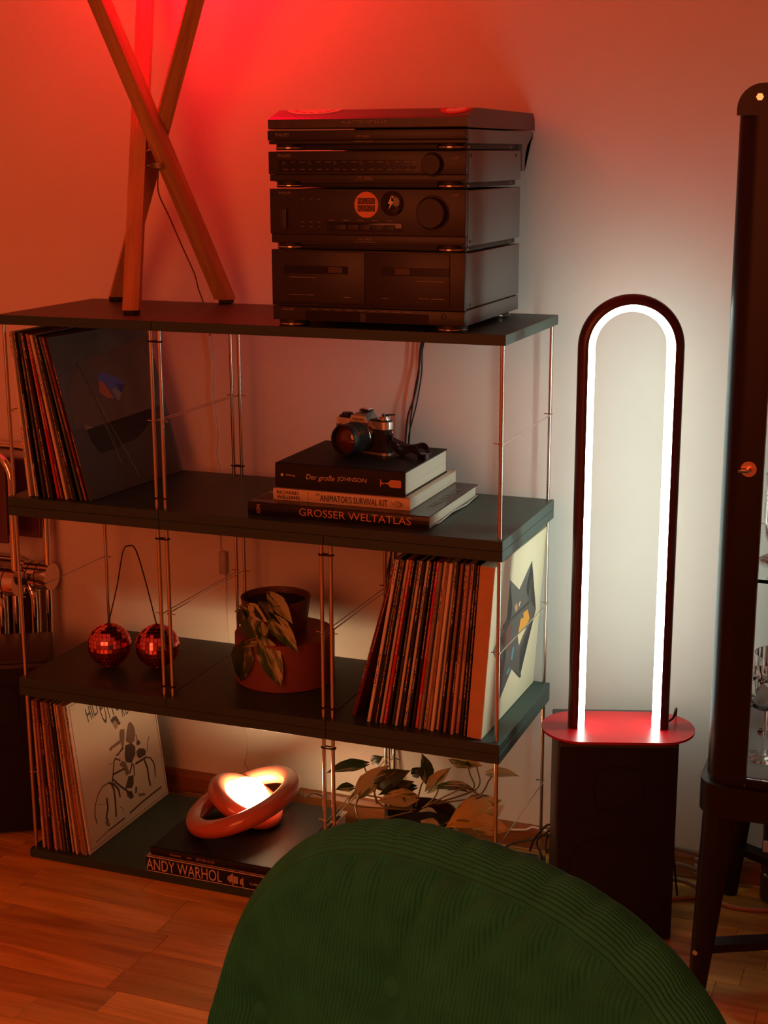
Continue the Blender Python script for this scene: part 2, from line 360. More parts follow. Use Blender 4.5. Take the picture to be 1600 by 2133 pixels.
# flat print on covers: (u along depth, v up) on the face towards +x
def art(parent, th, name, shapes, strokes=(), depth=0.0004):
    """shapes: (material, polygon); strokes: (material, width, polyline)"""
    by = {}
    for k, (m, poly) in enumerate(shapes):
        by.setdefault(m, MB()).prism(poly, (th/2+0.00002*k, 0, 0), (0, 1, 0), (0, 0, 1), (depth, 0, 0))
    for k, (m, wd, pl) in enumerate(strokes):
        by.setdefault(m, MB()).stroke(pl, wd, (th/2, 0, 0), (0, 1, 0), (0, 0, 1), (depth+0.0002, 0, 0))
    for m, b in by.items(): b.build(name, MATS[m], parent)['kind'] = 'stuff'
A_ink = mat('ink_dark', (0.075, 0.055, 0.045), 0.6); A_mid = mat('ink_mid', (0.22, 0.15, 0.11), 0.6); A_soft = mat('ink_soft', (0.38, 0.27, 0.20), 0.6)
mat('art_slate', (0.060, 0.062, 0.060), 0.35); mat('art_flame', (0.85, 0.36, 0.03), 0.5); mat('art_cream', (0.80, 0.66, 0.36), 0.5)
mat('art_peach', (0.65, 0.32, 0.14), 0.5); mat('art_teal', (0.10, 0.33, 0.38), 0.5); mat('art_rust', (0.16, 0.06, 0.04), 0.5); mat('art_black', (0.01, 0.01, 0.01), 0.4)
mat('art_dusk', (0.115, 0.080, 0.055), 0.45, var=0.2, scale=12); mat('art_glow', (0.34, 0.17, 0.075), 0.5, var=0.3, scale=14); mat('art_sky', (0.085, 0.092, 0.084), 0.4, var=0.3, scale=10)
mat('art_hill', (0.055, 0.046, 0.040), 0.5); mat('art_blue', (0.10, 0.12, 0.42), 0.5); mat('art_red', (0.48, 0.12, 0.06), 0.5); mat('art_line', (0.24, 0.21, 0.17), 0.5)
# cyclist cover
o = R3[-1]; th = 0.0036
o['label'] = 'white record sleeve printed with a cyclist drawing, on the bottom shelf'
MATS['cover_paper'] = mat('cover_paper', (0.74, 0.68, 0.58), 0.5, var=0.04, scale=8)
o.children[0].data.materials[0] = MATS['cover_paper']
OTTO_S = [('ink_dark', [(0.1385, 0.2326), (0.1491, 0.2358), (0.1627, 0.234), (0.1602, 0.2302), (0.1664, 0.2272), (0.1674, 0.2205), (0.1731, 0.2153), (0.1706, 0.2115), (0.1629, 0.2143), (0.1606, 0.2214), (0.1525, 0.2275), (0.1433, 0.2246)]), ('ink_soft', [(0.1433, 0.2246), (0.1525, 0.2275), (0.1606, 0.2214), (0.1629, 0.2143), (0.1588, 0.2096), (0.1514, 0.2083), (0.1481, 0.2166)]), ('ink_mid', [(0.1679, 0.2015), (0.1838, 0.1972), (0.1787, 0.1785), (0.1721, 0.1651), (0.1662, 0.1642), (0.1616, 0.1786), (0.1626, 0.1924)]), ('ink_mid', [(0.1823, 0.1708), (0.19, 0.1885), (0.2013, 0.2034), (0.21, 0.2035), (0.2186, 0.1923), (0.2217, 0.1768), (0.2138, 0.1589), (0.1964, 0.1591)]), ('ink_mid', [(0.1609, 0.1812), (0.1226, 0.1793), (0.1185, 0.1746), (0.1246, 0.1715), (0.1295, 0.1743), (0.1604, 0.1743)]), ('ink_dark', [(0.1679, 0.1652), (0.1502, 0.1577), (0.1372, 0.1564), (0.1459, 0.1523), (0.1553, 0.1557), (0.1706, 0.1594)]), ('ink_dark', [(0.1773, 0.1632), (0.2022, 0.1593), (0.2133, 0.1463), (0.2093, 0.1317), (0.1913, 0.1195), (0.1708, 0.1291), (0.1709, 0.145)]), ('ink_mid', [(0.1587, 0.137), (0.1704, 0.1277), (0.1779, 0.1024), (0.1659, 0.1008), (0.1599, 0.1207), (0.1461, 0.1325)]), ('ink_dark', [(0.172, 0.0968), (0.1911, 0.0923), (0.1859, 0.0735), (0.1774, 0.069), (0.1537, 0.0771), (0.1642, 0.084)]), ('ink_dark', [(0.2218, 0.1559), (0.2306, 0.1558), (0.234, 0.1464), (0.2234, 0.1456), (0.2189, 0.1506)]), ('ink_dark', [(0.2162, 0.1355), (0.2258, 0.1383), (0.2446, 0.1311), (0.2511, 0.1221), (0.2464, 0.1158), (0.2228, 0.1168), (0.216, 0.1243)]), ('ink_dark', [(0.1573, 0.0692), (0.1758, 0.0632), (0.1805, 0.0484), (0.1687, 0.0477), (0.1575, 0.0596)]), ('ink_dark', [(0.1926, 0.0659), (0.1975, 0.0623), (0.1934, 0.0527), (0.1875, 0.0527)]), ('ink_mid', [(0.0657, 0.0416), (0.0787, 0.0391), (0.0806, 0.0257), (0.0708, 0.03)]), ('ink_mid', [(0.1979, 0.0476), (0.2225, 0.0399), (0.2237, 0.0337), (0.2018, 0.0403)])]
OTTO_L = [('ink_dark', 0.004, [(0.1208, 0.1221), (0.1621, 0.1182)]), ('ink_dark', 0.004, [(0.1156, 0.1132), (0.1374, 0.0901), (0.1648, 0.0653)]), ('ink_dark', 0.003, [(0.1291, 0.1471), (0.1203, 0.1254), (0.1115, 0.1085)]), ('ink_dark', 0.004, [(0.1935, 0.117), (0.1792, 0.1019)]), ('ink_dark', 0.003, [(0.1984, 0.1135), (0.195, 0.0907)]), ('ink_dark', 0.003, [(0.1291, 0.1471), (0.1357, 0.1508), (0.1512, 0.1407)]), ('ink_dark', 0.0045, [(0.0987, 0.1122), (0.1179, 0.1012), (0.1303, 0.0851), (0.1315, 0.0688)]), ('ink_dark', 0.005, [(0.1083, 0.1067), (0.1139, 0.0918), (0.1124, 0.0657), (0.1071, 0.0363)]), ('ink_mid', 0.003, [(0.0987, 0.1122), (0.0771, 0.1132), (0.0587, 0.1053), (0.0418, 0.0876), (0.0349, 0.0673), (0.0383, 0.0504)]), ('ink_dark', 0.005, [(0.0841, 0.0838), (0.0832, 0.0654), (0.0729, 0.0479), (0.0772, 0.0335)]), ('ink_dark', 0.003, [(0.2452, 0.1114), (0.2639, 0.1025), (0.2748, 0.0867), (0.2748, 0.0703), (0.2725, 0.0564)]), ('ink_dark', 0.005, [(0.2405, 0.1051), (0.2472, 0.0861), (0.2466, 0.0619), (0.2484, 0.0464)]), ('ink_dark', 0.005, [(0.2067, 0.1118), (0.2448, 0.1099)]), ('ink_mid', 0.002, [(0.257, 0.1214), (0.2637, 0.1401), (0.272, 0.1484)]), ('ink_mid', 0.003, [(0.2227, 0.17), (0.2245, 0.1549)]), ('ink_dark', 0.003, [(0.076, 0.0191), (0.135, 0.0195)]), ('ink_dark', 0.0035, [(0.1585, 0.0214), (0.2063, 0.0246), (0.2888, 0.0258)]), ('ink_mid', 0.0018, [(0.0261, 0.0154), (0.0734, 0.0195)]), ('ink_soft', 0.0012, [(0.006, 0.006), (0.308, 0.006), (0.308, 0.308), (0.006, 0.308), (0.006, 0.006)]), ('ink_soft', 0.0012, [(0.0482, 0.0864), (0.0777, 0.0755)]), ('ink_soft', 0.0015, [(0.126, 0.0488), (0.135, 0.0403), (0.134, 0.0312)]), ('ink_soft', 0.0015, [(0.1112, 0.1478), (0.1241, 0.1443)])]
OTTO_T = [('HILFE', ((0.0623, 0.2557), (0.1188, 0.266)), 0.03), ('OTTO', ((0.1133, 0.2309), (0.1793, 0.243)), 0.062), ('KOMMT', ((0.1836, 0.2225), (0.2495, 0.2245)), 0.026)]
art(o, th, 'cover_drawing', OTTO_S, OTTO_L)
for body, (a, b), ht in OTTO_T:
    a = Vector((0, *a)); b = Vector((0, *b)); dr = (b-a).normalized()
    text('cover_text', body, a+V(th/2+0.0002, 0, 0), dr, V(0, -dr.z, dr.y), (b-a).length, ht, A_ink, o, d=0.0003)
# star cover: the thick box at the end of the middle row
STX = 0.9456; lean = -math.atan2(0.0214, 0.3127); th = 0.027
o = thing('record_box', 'thick cream record box with a dark angular star on its side', 'record', (STX-th/2, 0.012, Z2+0.0011), group='records on the middle shelf')
o.rotation_euler = (0, -lean, -0.019)
cream = mat('box_cream', (0.80, 0.70, 0.47), 0.45, var=0.03, scale=8)
MB().box((-th/2, 0, 0), (th/2, SL, SL), 0.0008, 1).build('box', cream, o)
MB().box((-th/2+0.0005, -0.0004, 0.0004), (th/2-0.0006, 0.0004, SL-0.0004)).build('box_spine', mat('box_spine_paper', (0.60, 0.36, 0.20), 0.55, var=0.06, scale=30), o)
STAR_S = [('art_slate', [(0.2277, 0.2682), (0.2028, 0.2248), (0.2227, 0.1963), (0.2842, 0.1589), (0.1947, 0.1061), (0.2218, 0.0428), (0.2121, 0.0439), (0.1912, 0.0605), (0.1537, 0.081), (0.091, 0.043), (0.0668, 0.1205), (0.0244, 0.1557), (0.0773, 0.1866), (0.123, 0.2107), (0.0945, 0.2677), (0.1596, 0.2318)]), ('art_rust', [(0.1133, 0.1813), (0.1342, 0.1694), (0.129, 0.1228), (0.0892, 0.1412), (0.0608, 0.1682)]), ('art_flame', [(0.2266, 0.1749), (0.2451, 0.152), (0.2289, 0.1422), (0.1962, 0.142), (0.1774, 0.1434), (0.1841, 0.1687), (0.2034, 0.1658), (0.1982, 0.176)]), ('art_cream', [(0.2298, 0.139), (0.2091, 0.1293), (0.1872, 0.1165), (0.1737, 0.1402)]), ('art_peach', [(0.1499, 0.2099), (0.1582, 0.1962), (0.1481, 0.1921), (0.1378, 0.205)]), ('art_cream', [(0.1687, 0.2074), (0.1741, 0.2044), (0.167, 0.1972), (0.1616, 0.2002)]), ('art_teal', [(0.1577, 0.1244), (0.1508, 0.1), (0.141, 0.1032), (0.1464, 0.1244)]), ('art_teal', [(0.1354, 0.0907), (0.1436, 0.0851), (0.123, 0.0791), (0.1193, 0.0846)]), ('art_rust', [(0.0714, 0.1273), (0.0965, 0.1135), (0.0928, 0.0694), (0.0865, 0.0602)]), ('art_slate', [(0.2271, 0.2138), (0.2321, 0.2095), (0.2277, 0.2036), (0.2217, 0.2081)]), ('art_slate', [(0.2253, 0.228), (0.2311, 0.2242), (0.2276, 0.2202), (0.2238, 0.2219)]), ('art_slate', [(0.2145, 0.2295), (0.2185, 0.227), (0.2156, 0.2242), (0.2131, 0.2263)]), ('art_slate', [(0.218, 0.245), (0.2215, 0.2426), (0.219, 0.2416)])]
STAR_L = [('art_black', 0.006, [(0.2324, 0.1875), (0.1518, 0.1868), (0.0774, 0.1863)])]
art(o, th, 'cover_star', STAR_S, STAR_L)
# dusk landscape cover
o = R1[-1]; th = 0.0036
o['label'] = 'dark record sleeve with a small glowing blue shape over hills, tripod lamp shelf'
o.children[0].data.materials[0] = MATS['art_sky']
DUSK_S = [('art_dusk', [(0.0645, 0.2537), (0.3135, 0.2863), (0.2891, 0.165), (0.2395, 0.1105), (0.0661, 0.0802), (0.0131, 0.1316), (0.0149, 0.205)]), ('art_glow', [(0.0393, 0.1411), (0.1382, 0.1032), (0.2366, 0.1135), (0.1974, 0.0905), (0.1631, 0.0868), (0.1129, 0.0812), (0.0661, 0.0802), (0.0472, 0.1071)]), ('art_hill', [(0.0005, 0.136), (0.0425, 0.1312), (0.0472, 0.1071), (0.0661, 0.0802), (0.1129, 0.0812), (0.1631, 0.0868), (0.1979, 0.0917), (0.2395, 0.1105), (0.2908, 0.1397), (0.3087, 0.1118), (0.3021, 0.0005), (0.0019, 0.0005), (0.0005, 0.0462)]), ('art_blue', [(0.1149, 0.226), (0.1337, 0.2294), (0.1608, 0.2198), (0.1874, 0.2077), (0.1935, 0.1984), (0.1656, 0.2035), (0.1761, 0.1815), (0.1534, 0.1752), (0.1409, 0.201), (0.1165, 0.2163)]), ('art_red', [(0.117, 0.2174), (0.1323, 0.2081), (0.1497, 0.1758), (0.1281, 0.1802), (0.1106, 0.1934)]), ('art_line', [(0.1608, 0.1969), (0.178, 0.1812), (0.1608, 0.1693), (0.1491, 0.1926)])]
DUSK_L = [('art_hill', 0.004, [(0.0659, 0.257), (0.0864, 0.1993), (0.1083, 0.125), (0.1367, 0.0263)]), ('art_line', 0.0015, [(0.096, 0.1861), (0.1192, 0.1231), (0.1521, 0.0524), (0.1646, 0.0159)]), ('art_line', 0.0015, [(0.1003, 0.1334), (0.1139, 0.0834), (0.1223, 0.0483)]), ('art_hill', 0.003, [(0.0005, 0.1339), (0.0374, 0.1368)])]
art(o, th, 'cover_landscape', DUSK_S, DUSK_L)
# ---------------------------------------------------------------- stereo stack
SX = 0.7385
def S(*a): return [(x-SX) if i == 0 else x for i, x in enumerate(a)]
def unit(name, label, z): return thing(name, label, 'stereo', (SX, 0, TOP+z))
def front_box(root, name, x0, x1, z0, z1, y0, y1, m=M_black, bev=0.0012): return MB().box((x0-SX, y0, z0), (x1-SX, y1, z1), bev).build(name, m, root, True, 30)
XL, XR = 0.5655, 0.9120
M_knob = mat('knob_plastic', (0.020, 0.019, 0.019), 0.5)
M_trim = mat('brass_trim', (0.75, 0.62, 0.48), 0.18, 1.0)
def feet(root, z0, h):
    for x in (0.5945, 0.8800):
        for y in (0.030, 0.270):
            f = MB().lathe([(0, z0), (0.0265, z0), (0.0265, z0+0.003), (0.0255, z0+h), (0, z0+h)], 32, (x-SX, y, 0)).build('foot', M_rubber, root, True)
            MB().lathe([(0.0262, z0+0.0028), (0.0274, z0+0.0030), (0.0274, z0+0.0044), (0.0262, z0+0.0046)], 32, (x-SX, y, 0)).build('foot_ring', M_trim, f, True)
def screw(root, x, y, z): MB().cyl((x-0.0002, y, z), (x+0.0012, y, z), 0.0028, seg=12).build('screw', M_black, root)
def brand(root, x, z, wd=0.024, ht=0.0048, y=-0.0004): text('brand_name', 'PHILIPS', (x-SX, y, z), (1, 0, 0), (0, 0, 1), wd, ht, M_print, root)
def dash(root, x0, x1, z, y=-0.0002, ht=0.0007): MB().box((x0-SX, y-0.0004, z), (x1-SX, y+0.0004, z+ht)).build('printed_line', M_print, root)
def knob(root, x, z, r, d, y=0.0):
    b = MB(); b.lathe([(r*1.10, -0.0006), (r*1.10, 0.0004), (r*1.02, 0.0004), (r*1.02, d*0.1), (r, d*0.85), (r*0.93, d), (0, d)], 48, (x-SX, y, z), Matrix.Rotation(PI/2, 3, 'X'))
    k = b.build('knob', M_knob, root, True, 35)
    MB().lathe([(r*1.10, -0.0004), (r*1.16, 0.0003), (r*1.16, 0.0008), (r*1.10, 0.0012)], 48, (x-SX, y-0.0004, z), Matrix.Rotation(PI/2, 3, 'X')).build('knob_ring', M_blackg, k, True)
    return k
# cassette deck with its flat base unit
o = unit('compact_disc_player', 'flat black disc player at the foot of the stereo stack', 0.0)
front_box(o, 'front_panel', XL+0.002, XR, 0.0113, 0.0345, 0, 0.012)
front_box(o, 'case', XL+0.004, XR-0.0005, 0.010, 0.0355, 0.012, 0.316, M_case)
MB().box((0.6285-SX, -0.0006, 0.0125), (0.8495-SX, 0.001, 0.0285)).build('disc_tray', M_blackg, o)
MB().box((0.729-SX, -0.0012, 0.0130), (0.739-SX, 0.001, 0.0270)).build('tray_button', M_black, o)
MB().lathe([(0.0048, 0), (0.0048, 0.0012), (0.0032, 0.0014), (0.0030, -0.001), (0, -0.001)], 20, (0.876-SX, 0, 0.0256), Matrix.Rotation(PI/2, 3, 'X')).build('headphone_jack', M_rubber, o)
brand(o, 0.586, 0.0275, 0.021, 0.0036); feet(o, 0.0002, 0.011)
for k in range(9): dash(o, 0.640+0.021*k, 0.652+0.021*k, 0.0305, ht=0.0006)
o = unit('cassette_deck', 'black double cassette deck near the bottom of the stereo stack', 0.0358)
zb = 0.0358
front_box(o, 'front_panel', XL+0.001, XR, 0.0, 0.0940, 0, 0.014)
front_box(o, 'case', XL+0.004, XR-0.0005, 0.002, 0.0918, 0.014, 0.317, M_case)
for x0, x1 in ((0.5905, 0.7375), (0.7395, 0.8865)):
    d = front_box(o, 'cassette_door', x0, x1, 0.0075, 0.0915, -0.0022, 0.002, M_black, 0.0008)
    xa, xb = ((0.5915, 0.7080) if x0 < 0.7 else (0.7670, 0.8860))
    MB().box((xa-SX, -0.0028, 0.0550), (xb-SX, -0.0012, 0.0682), 0.0004, 1).build('door_window', M_blackg, d)
    xw = 0.672 if x0 < 0.7 else 0.792
    MB().box((xw-SX, -0.0031, 0.0570), (xw+0.026-SX, -0.0012, 0.0665)).build('tape_label', mat('tape_brown', (0.05, 0.028, 0.02), 0.4), d)
    if x0 < 0.7:
        for a, b, z in ((0.600, 0.650, 0.0480), (0.600, 0.630, 0.0185), (0.632, 0.645, 0.0185), (0.700, 0.712, 0.0165)): MB().box((a-SX, -0.0026, z), (b-SX, -0.0020, z+0.0008)).build('printed_line', M_print, d)
    else:
        for a, b, z in ((0.828, 0.876, 0.0465), (0.832, 0.850, 0.0180), (0.854, 0.878, 0.0182), (0.767, 0.780, 0.0165)): MB().box((a-SX, -0.0026, z), (b-SX, -0.0020, z+0.0008)).build('printed_line', M_print, d)
MB().box((XL+0.004-SX, -0.0012, 0.0028), (XR-0.003-SX, 0.0005, 0.0050)).build('groove_strip', M_blackg, o)
for z in (0.008,): screw(o, XR-SX-0.0005, 0.030, z)
o = unit('amplifier', 'black amplifier with round stickers and a large volume knob', 0.1285)
zb = 0.1285
front_box(o, 'front_panel', XL, XR, 0.0270, 0.1016, 0, 0.014)
front_box(o, 'lower_panel', XL+0.0015, XR, 0.0125, 0.0268, 0.001, 0.014)
front_box(o, 'case', XL+0.004, XR-0.0005, 0.0105, 0.0995, 0.014, 0.317, M_case)
front_box(o, 'recess', XL+0.012, XR-0.005, 0.0020, 0.0110, 0.016, 0.300, M_rubber, 0.0004)
feet(o, 0.0016, 0.0105)
knob(o, 0.8566, 0.0640, 0.0245, 0.015)
front_box(o, 'power_button', 0.5840, 0.5970, 0.0345, 0.0690, -0.0030, 0.001, M_knob, 0.0008)
for x in (0.6190, 0.6338, 0.6485):
    MB().box((x-0.0018-SX, -0.0003, 0.0385), (x+0.0010-SX, 0.001, 0.0905)).build('slider_slot', M_rubber, o)
    for z in (0.0845, 0.0470, 0.0395): dash(o, x+0.004, x+0.010, z)
brand(o, 0.5830, 0.0925, 0.023, 0.0042)
front_box(o, 'selector_bar', 0.6700, 0.8035, 0.0335, 0.0475, -0.0016, 0.001, M_blackg, 0.0008)
for k in range(5): front_box(o, 'selector_button', 0.6860+0.0215*k, 0.7060+0.0215*k, 0.0350, 0.0440, -0.0034, 0.0, M_knob, 0.0006)
for k in range(5): dash(o, 0.673+0.026*k, 0.683+0.026*k, 0.0505)
text('model_name', 'FA 9300', (0.7265-SX, 0.0004, 0.0185), (1, 0, 0), (0, 0, 1), 0.024, 0.0040, M_print, o); dash(o, 0.718, 0.758, 0.0155, 0.0006)
text('small_letters', 'HiFi', (0.890-SX, -0.0004, 0.0900), (1, 0, 0), (0, 0, 1), 0.010, 0.0045, M_print, o)
st = MB().lathe([(0, 0.0006), (0.0208, 0.0006), (0.0212, 0), (0, 0)], 40, (0.7406-SX, 0, 0.0762), Matrix.Rotation(PI/2, 3, 'X')).build('round_sticker', mat('sticker_orange', (0.80, 0.30, 0.13), 0.5), o, True)
st['label'] = 'round orange sticker'
for k, body in enumerate(('INKLUSIVE', 'ALBUM-CD')):
    z = 0.0775-0.0118*k
    MB().box((0.7255-SX, -0.0010, z), (0.7560-SX, -0.0005, z+0.0098)).build('sticker_block', mat('sticker_black', (0.02, 0.012, 0.01), 0.5), st)
    text('sticker_text', body, (0.7262-SX, -0.00105, z+0.0012), (1, 0, 0), (0, 0, 1), 0.0290, 0.0074, mat('sticker_letters', (0.50, 0.16, 0.06), 0.5), st, d=0.0002)
bd = MB().lathe([(0, 0.0042), (0.010, 0.0038), (0.017, 0.0024), (0.0205, 0.0004), (0.0205, 0), (0, 0)], 40, (0.7862-SX, 0, 0.0786), Matrix.Rotation(PI/2, 3, 'X')).build('round_badge', M_blackg, o, True, 60)
bd['label'] = 'glossy black badge with a pale lightning bolt'
bolt = [(0.0012, 0.0125), (0.0052, 0.0125), (0.0012, 0.0040), (0.0052, 0.0036), (-0.0042, -0.0105), (-0.0012, -0.0005), (-0.0050, -0.0002)]
MB().prism([(a-0.001, b) for a, b in bolt], (0.7862-SX, -0.0036, 0.0786), (1, 0, 0), (0, 0, 1), (0, -0.0012, 0)).build('lightning_bolt', M_white, bd)
MB().box((XR-SX-0.0002, 0.0125, 0.010), (XR-SX+0.0003, 0.0135, 0.1000)).build('panel_seam', M_rubber, o)
screw(o, XR-SX-0.0005, 0.026, 0.018)
o = unit('tuner', 'slim black radio tuner in the middle of the stereo stack', 0.2300)
front_box(o, 'front_panel', XL-0.001, XR, 0.0235, 0.0605, 0, 0.014)
front_box(o, 'lower_panel', XL+0.0005, XR, 0.0125, 0.0232, 0.001, 0.014)
front_box(o, 'case', XL+0.004, XR-0.0005, 0.0105, 0.0610, 0.014, 0.318, M_case)
front_box(o, 'recess', XL+0.012, XR-0.005, 0.0020, 0.0110, 0.016, 0.300, M_rubber, 0.0004)
feet(o, 0.0016, 0.0105)
MB().box((0.5830-SX, -0.0006, 0.0272), (0.8360-SX, 0.001, 0.0470)).build('dial_window', M_blackg, o)
for k in range(16):
    x = 0.590+0.0155*k
    dash(o, x, x+0.005+0.003*(k % 3), 0.0432, -0.0007, 0.0006); dash(o, x+0.002, x+0.007+0.003*((k+1) % 2), 0.0312, -0.0007, 0.0006)
    if k % 3 == 0: dash(o, x, x+0.006, 0.0400, -0.0007, 0.0005)
for k in range(4): front_box(o, 'preset_button', 0.768+0.0165*k, 0.778+0.0165*k, 0.0330, 0.0365, -0.0022, 0.0, M_knob, 0.0004)
knob(o, 0.8563, 0.0395, 0.0165, 0.012); brand(o, 0.5825, 0.0512, 0.023, 0.0048)
text('model_name', 'FT 9300', (0.7265-SX, 0.0004, 0.0165), (1, 0, 0), (0, 0, 1), 0.024, 0.0036, M_print, o); dash(o, 0.720, 0.754, 0.0143, 0.0006)
text('small_letters', 'HiFi', (0.890-SX, -0.0004, 0.0470), (1, 0, 0), (0, 0, 1), 0.010, 0.0045, M_print, o)
for y in (0.028, 0.285): screw(o, XR-SX-0.0005, y, 0.053)
MB().box((XR-SX-0.0002, 0.0125, 0.010), (XR-SX+0.0003, 0.0135, 0.0600)).build('panel_seam', M_rubber, o)
o = unit('turntable', 'black record player with a dusty lid on top of the stereo stack', 0.2910)
front_box(o, 'front_panel', XL-0.002, XR, 0.0175, 0.0335, 0, 0.016)
front_box(o, 'lower_panel', XL, XR, 0.0112, 0.0172, 0.001, 0.016)
b = MB(); b.prism([(0.016, 0.0330), (0.398, 0.0330), (0.398, 0.0190), (0.378, 0.0180), (0.362, 0.0110), (0.350, -0.004), (0.346, -0.014), (0.346, -0.036), (0.326, -0.036), (0.326, 0.0112), (0.016, 0.0112)], (XL+0.002-SX, 0, 0), (0, 1, 0), (0, 0, 1), (XR-XL-0.003, 0, 0)); b.build('case', M_case, o)
front_box(o, 'recess', XL+0.012, XR-0.005, 0.0020, 0.0112, 0.016, 0.300, M_rubber, 0.0004)
feet(o, 0.0016, 0.0105)
MB().box((XL+0.002-SX, 0.0002, 0.0332), (XL+0.155-SX, 0.010, 0.0352)).build('red_edge_line', mat('lid_gap_plastic', (0.35, 0.30, 0.27), 0.4), o)
b = MB(); b.prism([(0.0015, 0.0358), (0.000, 0.0375), (0.0005, 0.0510), (0.008, 0.0548), (0.046, 0.0670), (0.386, 0.0655), (0.396, 0.0560), (0.399, 0.0358)], (XL-0.0005-SX, 0, 0), (0, 1, 0), (0, 0, 1), (XR-XL+0.002, 0, 0))
lid = b.build('lid', mat('smoked_lid', (0.040, 0.022, 0.020), 0.30, bump=0.12, bscale=700, var=0.25, scale=60), o)
text('lid_text', 'PLATTENSPIELER', (0.6988-SX, -0.0006, 0.0432), (1, 0, 0.012), (-0.012, 0, 1), 0.0800, 0.0046, M_print, lid)
brand(o, 0.5790, 0.0240, 0.024, 0.0050); text('model_name', 'FP 9300', (0.7240-SX, -0.0004, 0.0210), (1, 0, 0), (0, 0, 1), 0.0230, 0.0036, M_print, o)
dash(o, 0.720, 0.752, 0.0150, 0.0006)
# round decals lying on the sloping front of the lid top
sn = Vector((0, -0.0122, 0.038)).normalized(); sy = Vector((0, 0.038, 0.0122)).normalized()
M_decal_w = mat('decal_cream', (0.75, 0.58, 0.50), 0.5); M_decal_r = mat('decal_red', (0.55, 0.02, 0.02), 0.5)
def disc(cx, cy, rx, ry, z, n=28): return [(cx+rx*math.cos(2*PI*k/n), cy+ry*math.sin(2*PI*k/n)) for k in range(n)]
def clipd(pl, vmax): return [(u, min(v, vmax)) for u, v in pl]
SO = V(0, 0.008, 0.0548)
d1 = MB().prism(clipd(disc(0.632-SX, 0.040, 0.050, 0.026, 0), 0.0395), SO, (1, 0, 0), sy, sn*0.0006).build('round_decal', M_decal_w, lid); d1['label'] = 'pale round decal'
rg = MB()
for k in range(7): a = PI+PI*(k+0.5)/7; rg.prism(disc(0.632-SX+0.034*math.cos(a), 0.038+0.015*math.sin(a), 0.0040, 0.0016, 0, 10), SO+sn*0.0005, (1, 0, 0), sy, sn*0.0004)
rg.build('decal_marks', M_decal_r, d1)
d2 = MB().prism(clipd(disc(0.882-SX, 0.034, 0.026, 0.026, 0), 0.0395), SO, (1, 0, 0), sy, sn*0.0006).build('round_decal', M_decal_r, lid); d2['label'] = 'red round decal with a pale centre'
MB().prism([(0.866-SX, 0.026), (0.870-SX, 0.018), (0.890-SX, 0.018), (0.898-SX, 0.028), (0.900-SX, 0.0385), (0.884-SX, 0.0385), (0.880-SX, 0.034), (0.870-SX, 0.036)], SO+sn*0.0005, (1, 0, 0), sy, sn*0.0005).build('decal_centre', M_decal_w, d2)
# cables behind the stack
for k, (pts, r) in enumerate((
    ([(0.745, 0.392, 1.115), (0.6990, 0.3920, 1.0295), (0.6912, 0.3920, 0.9600), (0.6821, 0.3900, 0.9126), (0.6697, 0.3910, 0.8785), (0.6653, 0.3920, 0.8397), (0.6608, 0.3930, 0.7861), (0.6461, 0.3940, 0.6870), (0.6292, 0.3940, 0.5658), (0.6247, 0.3940, 0.4432), (0.6285, 0.3940, 0.3087), (0.6352, 0.3920, 0.1514), (0.6501, 0.3860, 0.0700)], 0.0017),
    ([(0.752, 0.395, 1.115), (0.7015, 0.3960, 1.0291), (0.6914, 0.3970, 0.9781), (0.6809, 0.3960, 0.9211), (0.6735, 0.3970, 0.8729), (0.6705, 0.3970, 0.8344), (0.6634, 0.3970, 0.7661), (0.6490, 0.3970, 0.6667), (0.6218, 0.3970, 0.5440), (0.6172, 0.3970, 0.4311), (0.6230, 0.3970, 0.2965), (0.6279, 0.3940, 0.1388), (0.6365, 0.3880, 0.0670)], 0.0015),
    ([(0.760, 0.398, 1.115), (0.7024, 0.3990, 1.0288), (0.6943, 0.4000, 0.9590), (0.6844, 0.4000, 0.9017), (0.6744, 0.4000, 0.8629), (0.6674, 0.4000, 0.8288), (0.6684, 0.4000, 0.7659), (0.6541, 0.4000, 0.6665), (0.6331, 0.4000, 0.5444), (0.6297, 0.4000, 0.4213), (0.6325, 0.4000, 0.2967), (0.6375, 0.3970, 0.1390), (0.6464, 0.3900, 0.0569)], 0.0013))):
    tag(MB().tube(spline(pts), r, 8).build('power_cable', M_cable_b, None, True), 'thin black cable hanging down the wall behind the record player stack', 'cable', 'black cables behind the stereo')

